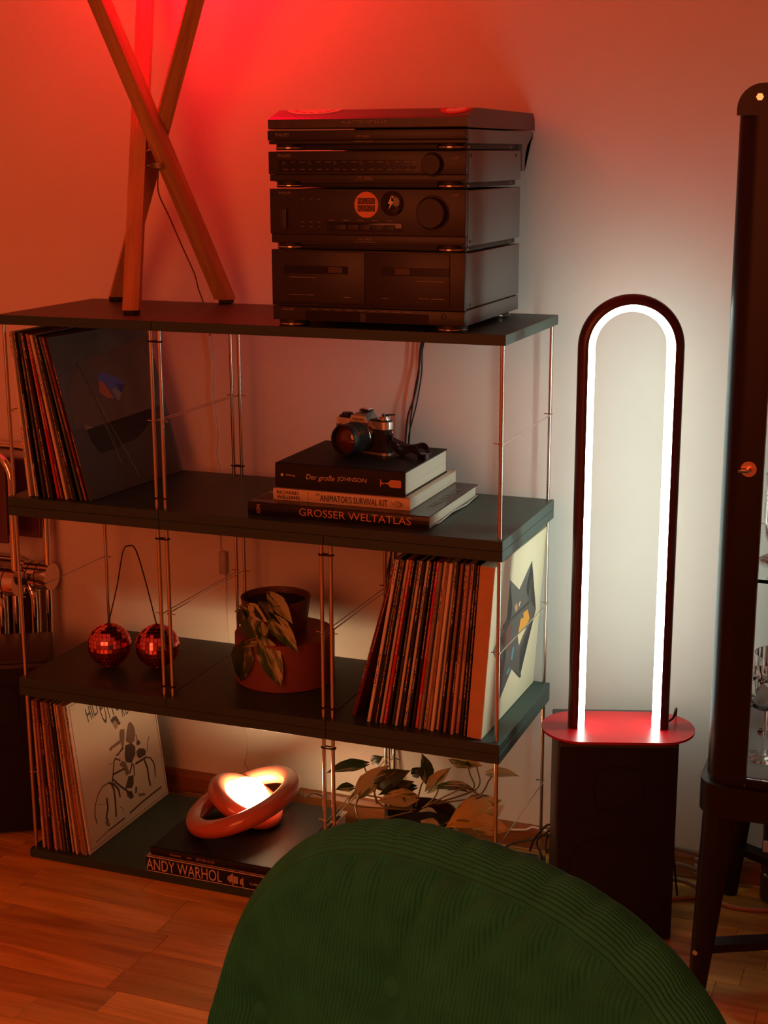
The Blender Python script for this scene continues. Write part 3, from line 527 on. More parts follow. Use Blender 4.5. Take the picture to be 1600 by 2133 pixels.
# ---------------------------------------------------------------- wooden tripod lamp
M_oak = wood_mat('tripod_wood', (0.36, 0.17, 0.065), (0.50, 0.27, 0.11), (0.60, 0.35, 0.15), 'Z', 0.5, 0.06, 1.3)
tl = thing('tripod_lamp', 'wooden tripod lamp of three crossed square bars on the shelf top', 'lamp', (0.22, 0.20, TOP))
def bar(p0, p1, w_, zt, ang):
    p0 = Vector(p0); p1 = Vector(p1); ax = (p1-p0).normalized(); z0 = p0.z
    me = MB(); q = ax.to_track_quat('Z', 'Y'); L = (zt-z0)/ax.z
    vs = []
    for zz in (z0+0.0085, zt):
        for sx, sy in ((-1,-1),(1,-1),(1,1),(-1,1)):
            a = math.atan2(sy, sx)+ang; c = q @ V(w_*0.7071*math.cos(a), w_*0.7071*math.sin(a), 0); base = p0+c
            vs.append(base + ax*((zz-base.z)/ax.z) - p0)
    # keep grain along local Z
    inv = q.inverted(); me.add([inv @ v for v in vs], [(0,3,2,1),(4,5,6,7),(0,1,5,4),(1,2,6,5),(2,3,7,6),(3,0,4,7)])
    o = me.build('tripod_leg', M_oak, tl); o.location = p0-Vector(tl.location); o.rotation_mode = 'QUATERNION'; o.rotation_quaternion = q
    fo = p0-Vector(tl.location)+ax*(0.004/ax.z); MB().box((fo.x-0.0115, fo.y-0.0115, 0.0002), (fo.x+0.0115, fo.y+0.0115, 0.0095), 0.001, 1).build('foot', M_rubber, tl)
    return o
ZT = TOP+0.72
bar((0.3107, 0.3303, 1.0913), (0.1826, 0.1150, 1.6474), 0.029, ZT, 0.45)
bar((0.2390, 0.0844, 1.0913), (0.1652, 0.3100, 1.6652), 0.030, ZT, 0.06)
bar((0.0699, 0.3114, 1.0913), (0.3439, 0.1750, 1.6465), 0.029, ZT, -0.55)
jc = Vector((0.2308, 0.2050, 1.3578))-Vector(tl.location)
jb = MB(); jb.box(tuple(jc+V(-0.017, -0.006, -0.006)), tuple(jc+V(0.017, 0.006, 0.006)), 0.001, 1); jb.build('joint_bracket', M_steel, tl)
MB().tube([jc+V(-0.020, -0.010, 0.026), jc+V(0, 0.0, 0.030), jc+V(0.026, 0.006, 0.026)], 0.0018, 6).build('joint_pin', M_steel, tl)
for dx in (-0.012, 0.014): MB().cyl(jc+V(dx, -0.012, 0), jc+V(dx, 0.012, 0), 0.003, seg=10).build('joint_bolt', M_steel, tl)
SHZ = ZT-TOP
sh = MB(); SC_ = V(0.035, 0.030, 0)
sh.lathe([(0.120, SHZ), (0.120, SHZ+0.20), (0.117, SHZ+0.20), (0.117, SHZ+0.002), (0, SHZ+0.002), (0, SHZ)], 56, SC_); sh.build('lamp_shade', mat('red_shade', (0.8, 0.02, 0.02), 0.5, emit=(1.0, 0.002, 0.022), estr=RED_STRENGTH), tl, True, 40)
MB().tube(spline([jc+V(0.0, 0.004, 0.06), jc+V(0.002, 0.01, 0.0)] + [Vector(p)-Vector(tl.location) for p in ((0.2284, 0.2200, 1.3089), (0.2324, 0.2500, 1.2632), (0.2409, 0.2800, 1.2071), (0.2511, 0.3100, 1.1496), (0.2452, 0.3350, 1.1193), (0.2469, 0.3520, 1.0883), (0.2440, 0.3720, 1.0583), (0.2344, 0.3980, 1.0162))]), 0.0013, 6).build('cord', mat('brown_cord', (0.20, 0.08, 0.04), 0.6), tl, True)
# its pale lead runs on down the wall, with an inline switch
wl = thing('white_lead', 'white power lead with inline switch hanging down the wall', 'cable', (0.2335, 0.4020, 0.9564))
L0 = Vector(wl.location)
MB().tube(spline([Vector(p)-L0 for p in ((0.2320, 0.4010, 1.0256), (0.2369, 0.4020, 0.9565), (0.2337, 0.4020, 0.8965), (0.2421, 0.4020, 0.8163), (0.2384, 0.4020, 0.7703), (0.2437, 0.4020, 0.7297), (0.2412, 0.4020, 0.6520), (0.2427, 0.4000, 0.5637))]), 0.0015, 8).build('upper_lead', M_cable_w, wl, True)
p = Vector((0.2502, 0.3970, 0.5367))-L0
MB().box(tuple(p+V(-0.0085, -0.007, -0.025)), tuple(p+V(0.0085, 0.0075, 0.025)), 0.003, 2).build('inline_switch', mat('switch_white', (0.5, 0.44, 0.38), 0.5), wl, True)
MB().tube(spline([Vector(p)-L0 for p in ((0.2523, 0.4000, 0.5097), (0.2542, 0.4020, 0.4208), (0.2579, 0.4020, 0.3566), (0.2728, 0.4020, 0.2383), (0.2900, 0.4020, 0.1521), (0.2912, 0.4020, 0.1133), (0.2839, 0.4010, 0.0845), (0.2964, 0.3980, 0.0629), (0.3026, 0.3880, 0.0252), (0.3104, 0.3800, -0.0040))]), 0.0015, 8).build('lower_lead', M_cable_w, wl, True)
# ---------------------------------------------------------------- books
M_page = mat('book_pages', (0.76, 0.68, 0.54), 0.8, var=0.08, scale=2, stretch=(1, 1, 400))
def book(label, x0, x1, y0, y1, z0, z1, cover, cov=0.0028, over=0.003, rz=0.0, spine_m=None, hard=True):
    """lies flat, spine towards -y"""
    r = thing('book', label, 'book', ((x0+x1)/2, y0, z0), rz); L = (x1-x0)/2; Dp = y1-y0; Hh = z1-z0
    MB().box((-L, 0.001, 0), (L, Dp, cov), 0.0005, 1).build('cover', cover, r)
    MB().box((-L, 0.001, Hh-cov), (L, Dp, Hh), 0.0005, 1).build('cover', cover, r)
    n = 6; prof = [(0.0014-0.0018*math.sin(PI*k/n), Hh*k/n) for k in range(n+1)]
    MB().prism([(0.004, 0.0)] + [(a, b) for a, b in prof] + [(0.004, Hh)], (-L, 0, 0), (0, 1, 0), (0, 0, 1), (2*L, 0, 0)).build('spine', spine_m or cover, r)
    MB().box((-L+over, 0.004, cov), (L-over, Dp-over, Hh-cov)).build('pages', M_page, r)
    return r
M_bk = mat('book_black', (0.012, 0.011, 0.011), 0.58, spec=0.3); M_bkg = mat('book_black_gloss', (0.012, 0.010, 0.010), 0.20)
M_cream = mat('book_cream', (0.72, 0.60, 0.44), 0.45); M_ink = mat('book_ink', (0.03, 0.02, 0.02), 0.5); M_copper = mat('book_copper', (0.72, 0.34, 0.20), 0.35, 0.3)
M_pale = mat('book_pale_text', (0.72, 0.58, 0.48), 0.5)
zA, zB, zC = 0.7694, 0.7912, 0.8368
# wide atlas
b = book('wide black atlas at the bottom of the stack under the camera', 0.4945, 0.8405, 0.030, 0.312, Z1+0.0003, zA, M_bkg, 0.0022, 0.004)
hA = zA-Z1
text('spine_text', 'GROSSER WELTATLAS', (-0.071, -0.0009, 0.0062), (1, 0, 0), (0, 0, 1), 0.212, 0.0135, M_copper, b)
text('spine_text', 'NGV', (-0.155, -0.0009, 0.0200), (0, 0, -1), (1, 0, 0), 0.0170, 0.0075, M_copper, b, d=0.0002)
text('cover_text', 'WELTATLAS', (0.158, 0.075, hA-0.0001), (0, 1, 0), (-1, 0, 0), 0.150, 0.014, mat('cover_grey_text', (0.20, 0.19, 0.18), 0.4), b, d=0.0003)
MB().box((-0.168, 0.030, hA-0.0001), (-0.140, 0.075, hA+0.0002)).build('cover_patch', mat('cover_brown', (0.28, 0.12, 0.07), 0.4), b)
MB().tube([V(0.1680, 0.010, 0.0015), V(0.1735, 0.060, 0.0012), V(0.1715, 0.13, 0.003), V(0.176, 0.20, 0.0018), V(0.1735, 0.275, 0.003)], [0.0007, 0.0016, 0.0012, 0.0018, 0.0008], 6).build('torn_jacket', mat('jacket_pale', (0.6, 0.55, 0.47), 0.4), b, True)
b = book('cream paperback handbook in the middle of the stack under the camera', 0.5315, 0.7950, 0.060, 0.318, zA+0.0003, zB, M_cream, 0.0012, 0.0012)
hB = zB-zA
text('spine_text', 'RICHARD', (-0.1240, -0.0009, 0.0118), (1, 0, 0), (0, 0, 1), 0.0430, 0.0064, M_ink, b); text('spine_text', 'WILLIAMS', (-0.1240, -0.0009, 0.0032), (1, 0, 0), (0, 0, 1), 0.0450, 0.0064, M_ink, b)
text('spine_text', "ANIMATOR'S SURVIVAL KIT", (-0.0390, -0.0009, 0.0048), (1, 0, 0), (0, 0, 1), 0.1290, 0.0118, M_ink, b); text('spine_text', 'THE', (-0.0480, -0.0009, 0.0140), (1, 0, 0), (0, 0, 1), 0.0080, 0.0038, M_ink, b)
MB().box((-0.0630, -0.0011, 0.0030), (-0.0622, -0.0002, 0.0185)).build('spine_line', mat('spine_faint', (0.5, 0.38, 0.27), 0.5), b)
dr = MB()
for k in range(5): dr.torus((0.108+0.002*k, -0.0009, 0.0100), (0, 1, 0), 0.0058-0.0007*k, 0.0003, 20, 4)
dr.stroke([(0.096, 0.014), (0.101, 0.010), (0.097, 0.006)], 0.0007, (0, -0.0009, 0), (1, 0, 0), (0, 0, 1), (0, -0.0003, 0))
dr.build('spine_drawing', mat('spine_drawing_ink', (0.35, 0.22, 0.13), 0.5), b)
b = book('thick black wine book on top of the stack, camera resting on it', 0.5335, 0.7835, 0.066, 0.296, zB+0.0003, zC, M_bk, 0.0028, 0.002)
text('spine_text', 'Der große', (-0.0640, -0.0009, 0.0165), (1, 0, 0), (0, 0, 1), 0.0560, 0.0125, M_pale, b, shear=0.25); text('spine_text', 'JOHNSON', (-0.0030, -0.0009, 0.0190), (1, 0, 0), (0, 0, 1), 0.0560, 0.0100, M_pale, b)
text('spine_text', 'Hallwag', (-0.1030, -0.0009, 0.0215), (1, 0, 0), (0, 0, 1), 0.0180, 0.0050, M_pale, b); MB().cyl((-0.111, -0.0009, 0.0240), (-0.111, -0.0003, 0.0240), 0.0028, seg=14).build('spine_dot', M_pale, b)
gl = [(0.0790, 0.0170), (0.0805, 0.0170), (0.0812, 0.0215), (0.0935, 0.0215), (0.0985, 0.0165), (0.1170, 0.0165), (0.1185, 0.0185), (0.1185, 0.0275), (0.1170, 0.0300), (0.0985, 0.0300), (0.0935, 0.0245), (0.0812, 0.0245), (0.0805, 0.0295), (0.0790, 0.0295)]
MB().prism(gl, (0, -0.0008, 0), (1, 0, 0), (0, 0, 1), (0, -0.0004, 0)).build('wine_glass_emblem', mat('emblem_orange', (0.66, 0.30, 0.14), 0.5), b)
# bottom shelf books
b = book('large black art book lying flat on the bottom shelf, big pale spine lettering', 0.2700, 0.5620, -0.002, 0.322, Z3+0.0003, 0.0505, mat('book_jacket_white', (0.66, 0.56, 0.46), 0.45), 0.0024, 0.004, spine_m=M_bk)
text('spine_text', 'ANDY WARHOL', (-0.1445, -0.0009, 0.0052), (1, 0, 0), (0, 0, 1), 0.1640, 0.0235, M_pale, b)
for i, (x, z0, z1) in enumerate(((0.032, 0.012, 0.020), (0.0345, 0.0095, 0.022), (0.0370, 0.0075, 0.024), (0.0395, 0.0105, 0.026), (0.0420, 0.0035, 0.0285), (0.0445, 0.0085, 0.0235), (0.0470, 0.0080, 0.0235), (0.0495, 0.0080, 0.0230), (0.0520, 0.0080, 0.0225), (0.0585, 0.0085, 0.0190), (0.0610, 0.0080, 0.0200), (0.0635, 0.0040, 0.0230))):
    MB().box((x, -0.0011, z0), (x+0.0016, -0.0002, z1)).build('spine_mark', M_pale, b)
text('spine_text', 'PRESTEL', (0.0860, -0.0009, 0.0105), (1, 0, 0), (0, 0, 1), 0.0300, 0.0052, M_pale, b); MB().prism([(0.0785, 0.0150), (0.0840, 0.0105), (0.0815, 0.0155)], (0, -0.0008, 0), (1, 0, 0), (0, 0, 1), (0, -0.0004, 0)).build('spine_emblem', M_pale, b)
zL = 0.0670
b = book('thin black hardback on the art book, ring lamp resting on it', 0.2775, 0.5580, 0.004, 0.292, 0.0508, zL, M_bk, 0.0026, 0.003)
text('spine_text', 'Denim', (-0.0960, -0.0009, 0.0058), (1, 0, 0), (0, 0, 1), 0.0230, 0.0052, M_copper, b); text('spine_text', '·ob·', (-0.0620, -0.0009, 0.0060), (1, 0, 0), (0, 0, 1), 0.0130, 0.0048, M_copper, b); text('spine_text', 'LETTER GOD', (-0.0400, -0.0009, 0.0056), (1, 0, 0), (0, 0, 1), 0.0400, 0.0052, M_copper, b)

# ---------------------------------------------------------------- film camera
cl = thing('film_camera', 'black and silver film camera with a wide lens lying on books', 'camera', (*(0.6503, 0.2153, 0.8368)[:2], zC+0.0003), math.radians(-17))
CS = 0.93; cl.scale = (CS, CS, CS)
M_leather = mat('camera_leatherette', (0.012, 0.011, 0.011), 0.62, bump=0.5, bscale=1200)
M_silver = mat('camera_silver', (0.70, 0.64, 0.56), 0.30, 0.85)
def capsule(hw, hd, n=8):
    return [(hw-hd+hd*math.cos(-PI/2+PI*k/n), hd*math.sin(-PI/2+PI*k/n)) for k in range(n+1)] + [(-hw+hd+hd*math.cos(PI/2+PI*k/n), hd*math.sin(PI/2+PI*k/n)) for k in range(n+1)]
MB().prism(capsule(0.0660, 0.0150), (0, 0, 0), (1, 0, 0), (0, 1, 0), (0, 0, 0.0050)).build('base_plate', M_silver, cl, True)
MB().prism(capsule(0.0660, 0.0155), (0, 0, 0.0050), (1, 0, 0), (0, 1, 0), (0, 0, 0.0470)).build('body', M_leather, cl, True)
MB().prism(capsule(0.0662, 0.0155), (0, 0, 0.0520), (1, 0, 0), (0, 1, 0), (0, 0, 0.0150)).build('top_plate', M_silver, cl, True)
MB().prism(capsule(0.0640, 0.0135), (0, 0, 0.0670), (1, 0, 0), (0, 1, 0), (0, 0, 0.0030)).build('top_rim', M_black, cl, True)
pz = MB(); pz.add([(-0.026,-0.022,0.052),(0.026,-0.022,0.052),(0.026,0.014,0.052),(-0.026,0.014,0.052),(-0.023,-0.022,0.067),(0.023,-0.022,0.067),(0.023,0.014,0.067),(-0.023,0.014,0.067),(-0.013,-0.019,0.079),(0.013,-0.019,0.079),(0.012,0.010,0.084),(-0.012,0.010,0.084)],
    [(0,1,5,4),(1,2,6,5),(2,3,7,6),(3,0,4,7),(4,5,9,8),(5,6,10,9),(6,7,11,10),(7,4,8,11),(8,9,10,11),(3,2,1,0)]); pz.build('prism_housing', mat('prism_metal', (0.36, 0.35, 0.33), 0.35, 0.8), cl)
MB().prism([(-0.0235, 0.0635), (0.0235, 0.0635), (0.0185, 0.0765), (-0.0175, 0.0765)], (0, -0.0139, 0), (1, 0, 0), (0, -0.12, 1), (0, -0.001, 0)).build('name_plate', mat('name_plate_silver', (0.80, 0.72, 0.62), 0.4, 0.1), cl)
text('name_letters', 'minolta', (-0.0150, -0.0229, 0.0665), (1, 0, 0), (0, -0.12, 1), 0.0300, 0.0060, M_ink, cl, d=0.0006)
MB().box((-0.062, -0.0163, 0.0545), (-0.028, -0.0150, 0.0665), 0.0004, 1).build('model_plate', mat('name_plate_silver', (0.80, 0.72, 0.62), 0.4, 0.1), cl)
MB().stroke([(-0.053, 0.0582), (-0.038, 0.0582), (-0.038, 0.0630), (-0.053, 0.0630), (-0.053, 0.0582)], 0.0006, (0, -0.0163, 0), (1, 0, 0), (0, 0, 1), (0, -0.0003, 0)).build('model_mark', M_ink, cl)
MB().box((-0.011, -0.006, 0.0835), (0.011, 0.012, 0.0865), 0.0006, 1).build('hot_shoe', M_black, cl); MB().box((0.0, -0.0045, 0.0866), (0.0105, 0.0105, 0.0880)).build('shoe_plate', M_chrome, cl)
MB().lathe([(0.0115, 0.070), (0.0115, 0.0745), (0.0095, 0.0755), (0, 0.0755)], 28, (-0.046, 0, 0)).build('rewind_knob', M_black, cl, True)
MB().lathe([(0.0135, 0.070), (0.0135, 0.0725), (0.0100, 0.0730), (0.0100, 0.0765), (0.0075, 0.0775), (0, 0.0775)], 28, (0.047, 0, 0)).build('shutter_dial', M_chrome, cl, True)
MB().cyl((0.047, -0.002, 0.0775), (0.047, -0.002, 0.0815), 0.0028, seg=12).build('shutter_button', M_black, cl, True)
MB().tube([V(0.047, 0.004, 0.0785), V(0.056, 0.010, 0.0790), V(0.060, 0.018, 0.0785)], 0.0018, 6).build('advance_lever', M_black, cl, True)
rx = Matrix.Rotation(PI/2, 3, 'X'); lc = V(0.004, -0.016, 0.0345)
MB().lathe([(0.0300, -0.002), (0.0300, 0.006), (0.0285, 0.007), (0, 0.007)], 40, lc, rx).build('lens_mount', M_black, cl, True)
MB().lathe([(0.0286, 0.0065), (0.0290, 0.0070), (0.0290, 0.0100), (0.0286, 0.0105)], 40, lc, rx).build('mount_ring', M_chrome, cl, True)
lb = MB(); prof = []
lb.lathe([(0.0280, 0.006), (0.0280, 0.016), (0.0302, 0.017), (0.0302, 0.040), (0.0310, 0.041), (0.0312, 0.056), (0.0305, 0.060), (0.0280, 0.060), (0.0265, 0.050), (0.0, 0.048)], 48, lc, rx); lens = lb.build('lens_barrel', M_black, cl, True)
gr = MB()
for k in range(40):
    a = 2*PI*k/40; c = lc + rx @ V(0.0303*math.cos(a), 0.0303*math.sin(a), 0.019); d2_ = lc + rx @ V(0.0303*math.cos(a), 0.0303*math.sin(a), 0.039); gr.cyl(c, d2_, 0.0012, seg=5)
gr.build('grip_ridges', M_rubber, lens)['kind'] = 'stuff'
MB().lathe([(0.0262, 0.0485), (0.0200, 0.0535), (0.0100, 0.0560), (0.0, 0.0566)], 40, lc, rx).build('front_glass', mat('coated_glass', (0.10, 0.018, 0.012), 0.08, coat=1.0), lens, True)
MB().cyl((0.030, -0.016, 0.046), (0.030, -0.021, 0.046), 0.0035, seg=14).build('timer_lever', M_silver, cl, True); MB().box((0.0275, -0.0195, 0.0270), (0.0325, -0.0160, 0.0300)).build('lock_button', M_silver, cl)
for s in (-1, 1):
    MB().torus((s*0.0675, -0.004, 0.0470), (0.3, 1, 0), 0.0058, 0.0008, 20, 6).build('strap_ring', M_chrome, cl, True)
MB().cyl((-0.066, -0.002, 0.044), (-0.073, -0.003, 0.036), 0.006, 0.0045, seg=12).build('strap_end', M_leather, cl, True)
def ribbon(pts, wd, th_, name, m, parent, tw):
    P = spline(pts, 6); vs = []; fs = []
    for i, p in enumerate(P):
        d = (P[min(i+1, len(P)-1)]-P[max(i-1, 0)]).normalized(); f = i/(len(P)-1)*(len(tw)-1); k = min(int(f), len(tw)-2); t = tw[k]+(tw[k+1]-tw[k])*(f-k)
        up = V(0, 0, 1)-d*d.z; up = up.normalized() if up.length > 1e-3 else d.orthogonal().normalized(); sd = d.cross(up)
        wv = (up*math.cos(t)+sd*math.sin(t))*wd/2; nv = d.cross(wv).normalized()*th_/2
        vs += [p+wv+nv, p+wv-nv, p-wv-nv, p-wv+nv]
    for i in range(len(P)-1):
        for k in range(4): a = i*4+k; b = i*4+(k+1) % 4; fs.append((a, b, b+4, a+4))
    fs += [(0, 1, 2, 3), tuple(len(vs)-1-i for i in range(4))]
    return MB().add(vs, fs).build(name, m, parent, True)
ci = Matrix.Rotation(math.radians(17), 3, 'Z'); c0 = Vector(cl.location)
def CW(p): return (ci @ (Vector(p)-c0))/CS
ribbon([V(0.068, -0.004, 0.041), V(0.074, -0.006, 0.026), V(0.077, 0.002, 0.012), CW((0.7283, 0.2011, 0.8420)), CW((0.7413, 0.2015, 0.8500)), CW((0.7595, 0.1875, 0.8520)), CW((0.7773, 0.1690, 0.8460)), CW((0.7821, 0.1945, 0.8460))], 0.014, 0.0016, 'strap', M_leather, cl, (0.2, 0.5, 1.2, 0.5, 0.1, -0.3, 0.9, 1.3))
ribbon([CW((0.7801, 0.2002, 0.8430)), CW((0.7672, 0.2261, 0.8490)), CW((0.7555, 0.2351, 0.8520)), CW((0.7278, 0.2645, 0.8430)), CW((0.6988, 0.2909, 0.8400)), CW((0.6239, 0.3783, 0.8395))], 0.012, 0.0016, 'strap', M_leather, cl, (0.6, 0.2, 0.2, 0.9, 1.4, 1.5))
pb = CW((0.7787, 0.1755, 0.8440)); MB().box(tuple(pb+V(-0.010, -0.007, -0.006)), tuple(pb+V(0.010, 0.007, 0.006)), 0.0015, 1).build('strap_buckle', M_blackg, cl)
# ---------------------------------------------------------------- ring lamp
rl = thing('ring_lamp', 'glossy coral ring lamp holding a glowing globe, on black books', 'lamp', (0.405, 0.16, zL))
M_coral = mat('coral_glaze', (0.60, 0.135, 0.075), 0.16, coat=0.6, var=0.04, scale=10)
o0 = Vector(rl.location)
c1_ = Vector((0.4080, 0.1500, 0.1188)); n1_ = Vector((-0.341, -0.1187, 0.9325)); c2_ = Vector((0.4024, 0.1720, 0.1168)); n2_ = Vector((0.4347, 0.1179, 0.8928))
def lowest(c, n, R): return c.z - R*math.sqrt(max(0, 1-n.z**2))
R1_, r1_, R2_ = 0.104, 0.0182, 0.0635
c1_.z += zL + r1_ - 0.0004 - lowest(c1_, n1_, R1_); c2_.z += zL + r1_ - 0.0004 - lowest(c2_, n2_, R2_)
MB().torus(c1_-o0, n1_, R1_, r1_, 96, 28).build('ring', M_coral, rl, True, 80)
MB().torus(c2_-o0, n2_, R2_, r1_, 80, 28).build('ring', M_coral, rl, True, 80)
MB().sphere(c2_-o0+n2_*0.002, 0.0450, 40, 24).build('globe', mat('opal_globe', (0.9, 0.85, 0.75), 0.4, emit=(1.0, 0.66, 0.34), estr=GLOBE_STRENGTH), rl, True)
q2 = n2_.to_track_quat('Z', 'Y').to_matrix()
MB().lathe([(0.0475, -0.002), (0.0460, -0.016), (0.0380, -0.028), (0.022, -0.038), (0, -0.042), (0, -0.047), (0.030, -0.042), (0.0480, -0.024), (0.0520, -0.004)], 48, c2_-o0, q2).build('globe_light_blocker', M_coral, rl, True)  # opaque bowl added under the globe to block its light towards the books
MB().tube(spline([V(0.045, 0.075, 0.004)+V(0, 0, 0)] + [Vector(p)-o0 for p in ((0.4505, 0.3166, 0.0730), (0.4715, 0.3188, 0.0700), (0.4687, 0.3622, 0.0600), (0.4831, 0.4180, 0.0210))]), 0.0014, 6).build('cord', M_cable_b, rl, True)

# ---------------------------------------------------------------- arch lamp, its speaker
YAW = math.radians(18.5)
def speaker(label, loc, yaw, wd, dp, ht):
    r = thing('loudspeaker', label, 'speaker', loc, yaw); x = wd/2; y = dp/2
    MB().box((-x, -y+0.012, 0.0), (x, y, ht), 0.002, 2).build('cabinet', mat('speaker_cabinet', (0.030, 0.026, 0.024), 0.5, var=0.2, scale=6, stretch=(1, 1, 12)), r, True, 30)
    g = MB().box((-x+0.003, -y, 0.004), (x-0.003, -y+0.0118, ht-0.004), 0.003, 2).build('grille', mat('speaker_cloth', (0.008, 0.0075, 0.0075), 0.85, bump=0.3, bscale=1800), r, True, 30)
    for cz, rr in ((ht*0.30, wd*0.40), (ht*0.76, wd*0.20)):
        pts = [V(rr*math.copysign(abs(math.cos(t))**0.6, math.cos(t)), -y-0.0002, cz+rr*math.copysign(abs(math.sin(t))**0.6, math.sin(t))) for t in [2*PI*k/48 for k in range(48)]]
        MB().tube(pts, 0.0022, 6, closed=True).build('driver_rim', MATS['speaker_cloth'], g, True)
    MB().box((-x+0.004, -y-0.0004, ht-0.0120), (x-0.004, -y+0.002, ht-0.0035), 0.0012, 1).build('grille_top_edge', mat('speaker_edge', (0.05, 0.046, 0.044), 0.35), r)
    return r
HS = 0.382
speaker('black loudspeaker under the red lamp base beside the glass cabinet', (1.1477, 0.163, 0.0003), YAW, 0.2115, 0.155, HS-0.0003)
al = thing('arch_lamp', 'tall arch lamp with white light strip on a red base', 'lamp', (1.1572, 0.1464, HS+0.0003), YAW)
M_redm = mat('red_lacquer', (0.46, 0.006, 0.010), 0.36, spec=0.3)
st_ = [(0.0665*math.cos(-PI/2+PI*k/24)*1.0+0.0685, 0.0745*math.sin(-PI/2+PI*k/24)) for k in range(25)] + [(-0.0685-0.0665*math.cos(-PI/2+PI*k/24), -0.0745*math.sin(-PI/2+PI*k/24)) for k in range(25)]
MB().prism(st_, (0, 0, 0), (1, 0, 0), (0, 1, 0), (0, 0, 0.0042)).build('base_plate', M_redm, al, True)
HWL = 0.0740; LR = 0.0146; zt_ = 0.768-LR-HWL
path = [(-HWL, 0.0042 + (zt_-0.0042)*k/30) for k in range(31)] + [(-HWL*math.cos(PI*k/40), zt_+HWL*math.sin(PI*k/40)) for k in range(1, 40)] + [(HWL, zt_-(zt_-0.0042)*k/30) for k in range(31)]
def half_tube(path, a0, a1, r, n, name, m, inner=None):
    vs = []; fs = []; N_ = len(path)
    for i, (x, z) in enumerate(path):
        x0, z0 = path[max(i-1, 0)]; x1, z1 = path[min(i+1, N_-1)]; d = V(x1-x0, 0, z1-z0).normalized()
        nin = V(d.z, 0, -d.x); sd = V(0, -1, 0)       # nin points towards the inside of the arch
        for k in range(n+1):
            a = a0+(a1-a0)*k/n; vs.append(V(x, 0, z)+r*(math.cos(a)*nin+math.sin(a)*sd))
    for i in range(N_-1):
        for k in range(n): a = i*(n+1)+k; fs.append((a, a+1, a+n+2, a+n+1))
    for i in range(N_-1): a = i*(n+1); b = a+n; fs.append((a, a+n+1, b+n+1, b))
    fs.append(tuple(range(n+1))[::-1]); fs.append(tuple((N_-1)*(n+1)+k for k in range(n+1)))
    return MB().add(vs, fs).build(name, m, al, True, 60)
half_tube(path, math.radians(-82), math.radians(82), LR, 14, 'light_strip', mat('led_diffuser', (0.9, 0.9, 0.88), 0.5, emit=(0.80, 1.0, 0.90), estr=LED_STRENGTH))
half_tube(path, math.radians(82.5), math.radians(277.5), LR+0.0003, 14, 'arch_tube', mat('oxblood_metal', (0.060, 0.010, 0.008), 0.30))
MB().tube(spline([V(HWL+0.013, 0.004, 0.012), V(0.098, 0.010, 0.018), V(0.104, 0.022, 0.028), V(0.108, 0.040, 0.022), V(0.112, 0.075, -0.02), V(0.115, 0.09, -0.10), V(0.12, 0.095, -0.25), V(0.135, 0.10, -0.378)]), 0.0021, 8).build('cord', M_cable_b, al, True)

# ---------------------------------------------------------------- mirror-ball cherries
ch = thing('mirror_ball_cherries', 'pair of pink mirror-ball cherries joined by a dark looped wire', 'ornament', (0.178, 0.140, Z2))
M_tile = mat('pink_mirror', (0.95, 0.27, 0.33), 0.06, 1.0); M_core = mat('pink_core', (0.35, 0.02, 0.05), 0.3, 0.6)
bc = []
for k, (cx, cy) in enumerate(((0.1326, 0.1235, 0.4262)[:2], (0.2256, 0.1518, 0.4262)[:2])):
    c = V(cx, cy, Z2+0.0440)-Vector(ch.location); bc.append(c); r = 0.0440
    core = MB().sphere(c, r*0.975, 32, 20).build('ball', M_core, ch, True)
    b = MB(); rows_ = 17; rg_ = random.Random(3+k)
    for i in range(1, rows_-1):
        t0 = PI*i/rows_+0.012; t1 = PI*(i+1)/rows_-0.012; n = max(6, int(round(2*PI*math.sin((t0+t1)/2)/(PI/rows_)))) ; off = rg_.random()
        for j in range(n):
            a0 = 2*PI*(j+off)/n+0.02; a1 = 2*PI*(j+1+off)/n-0.02; am = (a0+a1)/2; tm = (t0+t1)/2
            nn = V(math.sin(tm)*math.cos(am), math.sin(tm)*math.sin(am), math.cos(tm)); q = [V(r*math.sin(t)*math.cos(a), r*math.sin(t)*math.sin(a), r*math.cos(t)) for t, a in ((t0, a0), (t1, a0), (t1, a1), (t0, a1))]
            cc = sum(q, V(0, 0, 0))/4; jit = V(rg_.uniform(-1, 1), rg_.uniform(-1, 1), rg_.uniform(-1, 1))*0.022
            n3 = (nn+jit).normalized(); q = [p-n3*((p-cc).dot(n3))+c for p in q]
            b.add(q+[p-nn*0.0014 for p in q], [(0, 1, 2, 3), (4, 5, 1, 0), (5, 6, 2, 1), (6, 7, 3, 2), (7, 4, 0, 3)])
    o = b.build('mirror_tiles', M_tile, core); o['kind'] = 'stuff'
    MB().lathe([(0, 0.0462), (0.004, 0.0458), (0.0062, 0.0440), (0.0062, 0.0425)], 16, c).build('ball_cap', M_core, ch, True)
tp = Vector((0.1782, 0.1380, 0.6311))-Vector(ch.location)
MB().tube(spline([bc[0]+V(0, 0, 0.044), Vector((0.1527, 0.1300, 0.5492))-Vector(ch.location), Vector((0.1670, 0.1340, 0.6183))-Vector(ch.location), tp, Vector((0.1916, 0.1420, 0.6225))-Vector(ch.location), Vector((0.2067, 0.1480, 0.5596))-Vector(ch.location), bc[1]+V(0, 0, 0.044)], 10), 0.0013, 8).build('stem_wire', mat('dark_wire', (0.03, 0.012, 0.01), 0.4, 0.5), ch, True)

